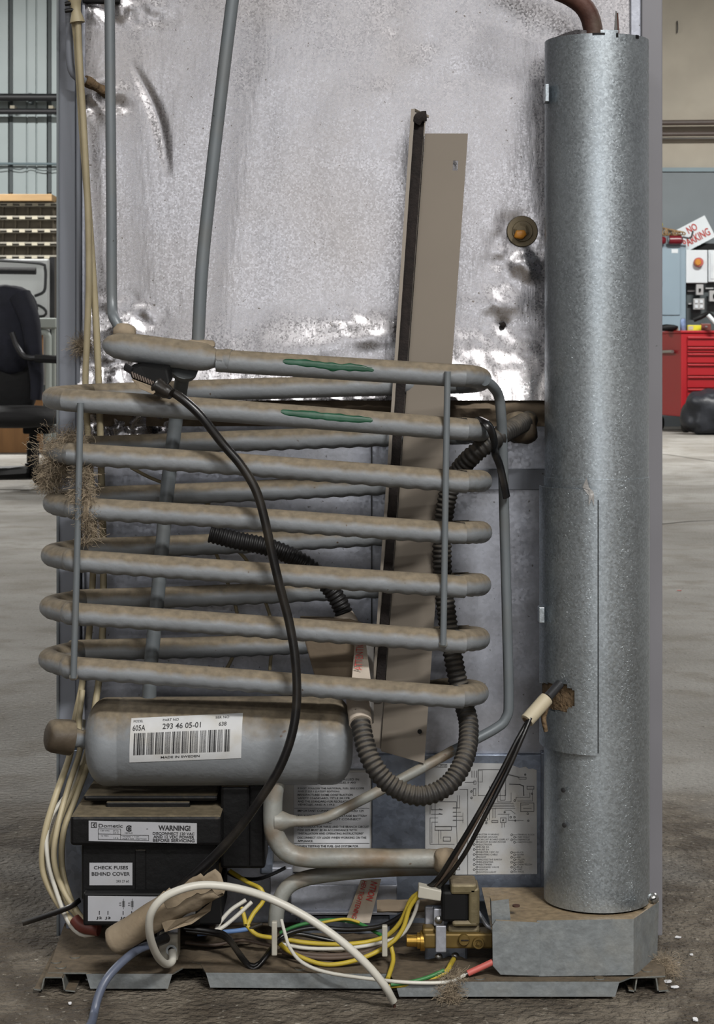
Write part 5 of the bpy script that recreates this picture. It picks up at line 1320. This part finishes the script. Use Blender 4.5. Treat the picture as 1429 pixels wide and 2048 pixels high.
for i in range(n_s):
    for k in range(n_t):
        s_ = (i + .5) / n_s * 1.62; th = -pi + 2 * pi * (k + .5) / n_t
        dr_ = u_ * math.cos(th) + w_ * math.sin(th)
        up_ = dr_.dot(Vector((0, -.35, .94)))
        if s_ > .93 + .10 * noise.noise(Vector((k * .5, 2, 0))) and up_ > .15 - .5 * max(0, s_ - 1.35): continue
        q = i * (n_t + 1) + k; fs.append((q, q + 1, q + n_t + 2, q + n_t + 1))
mb.add(vs, fs)
so = mb.build('tube', M['card'], t, 60)
sol = so.modifiers.new('thickness', 'SOLIDIFY'); sol.thickness = .0014; sol.offset = -1
MB().lathe(a - dn_ * .0002, dn_, [(0, R0 * .52), (.003, R0 * .56)], 18).build('folded_end', M['card'], t, 60)
f = [P(322, 1842, .214), P(352, 1840, .214), P(392, 1828, .208), P(425, 1802, .20), P(421, 1822, .20), P(384, 1848, .206), P(330, 1864, .212)]
MB().hull(f, [p + Vector((0, .0016, 0)) for p in f]).build('torn_flap', M['card'], t)

# lint hanging on the coil
def lint(name, label, spots, n, seed):
    rnd = random.Random(seed); mb = MB()
    for (px, py, h, rx, ry) in spots:
        c_ = P(px, py, h); k_ = sc(h)
        blob(mb, c_, (rx * k_ * .62, rx * k_ * .45, ry * k_ * .62), 16, 12, lambda p: .45 * noise.noise(p * 90) + .25 * noise.noise(p * 260))
        for _ in range(n):
            p = c_ + Vector((rnd.gauss(0, .55) * rx * k_, rnd.gauss(0, .4) * rx * k_, rnd.gauss(0, .55) * ry * k_))
            pts = [p]
            dd = Vector((rnd.gauss(0, 1), rnd.gauss(0, 1), rnd.gauss(0, 1))).normalized()
            for _k in range(4):
                dd = (dd + Vector((rnd.gauss(0, .6), rnd.gauss(0, .6), rnd.gauss(0, .6) - .1))).normalized()
                pts.append(pts[-1] + dd * .0038)
            mb.tube(pts, .00014, 3, False)
    o_ = mb.build(name, M['lint'], None, 60); o_['kind'] = 'stuff'
    return tag(o_, label, 'lint')
lint('dust_lint', 'large fluffy grey-brown lint clump on the left end of the third coil tube', [(118, 905, .125, 34, 34), (112, 935, .12, 28, 24), (145, 890, .14, 22, 24), (100, 960, .115, 16, 14)], 700, 3)
lint('dust_lint', 'lint hanging from the left tie rod by the fourth coil tube', [(172, 1018, .168, 13, 34), (165, 990, .165, 12, 20), (180, 1050, .16, 10, 22), (168, 945, .16, 10, 18)], 300, 5)
lint('dust_lint', 'small lint tuft on the flange left of the header tube', [(165, 690, .02, 14, 10)], 300, 9)
lint('dust_lint', 'pale fluff clump lying behind the right foot of the tray', [(1328, 1935, .13, 20, 14)], 420, 12)
lint('dust_lint', 'dark dusty fluff on the tray lip beneath the gas valve', [(905, 1965, .188, 14, 12), (898, 1990, .195, 10, 8)], 300, 15)
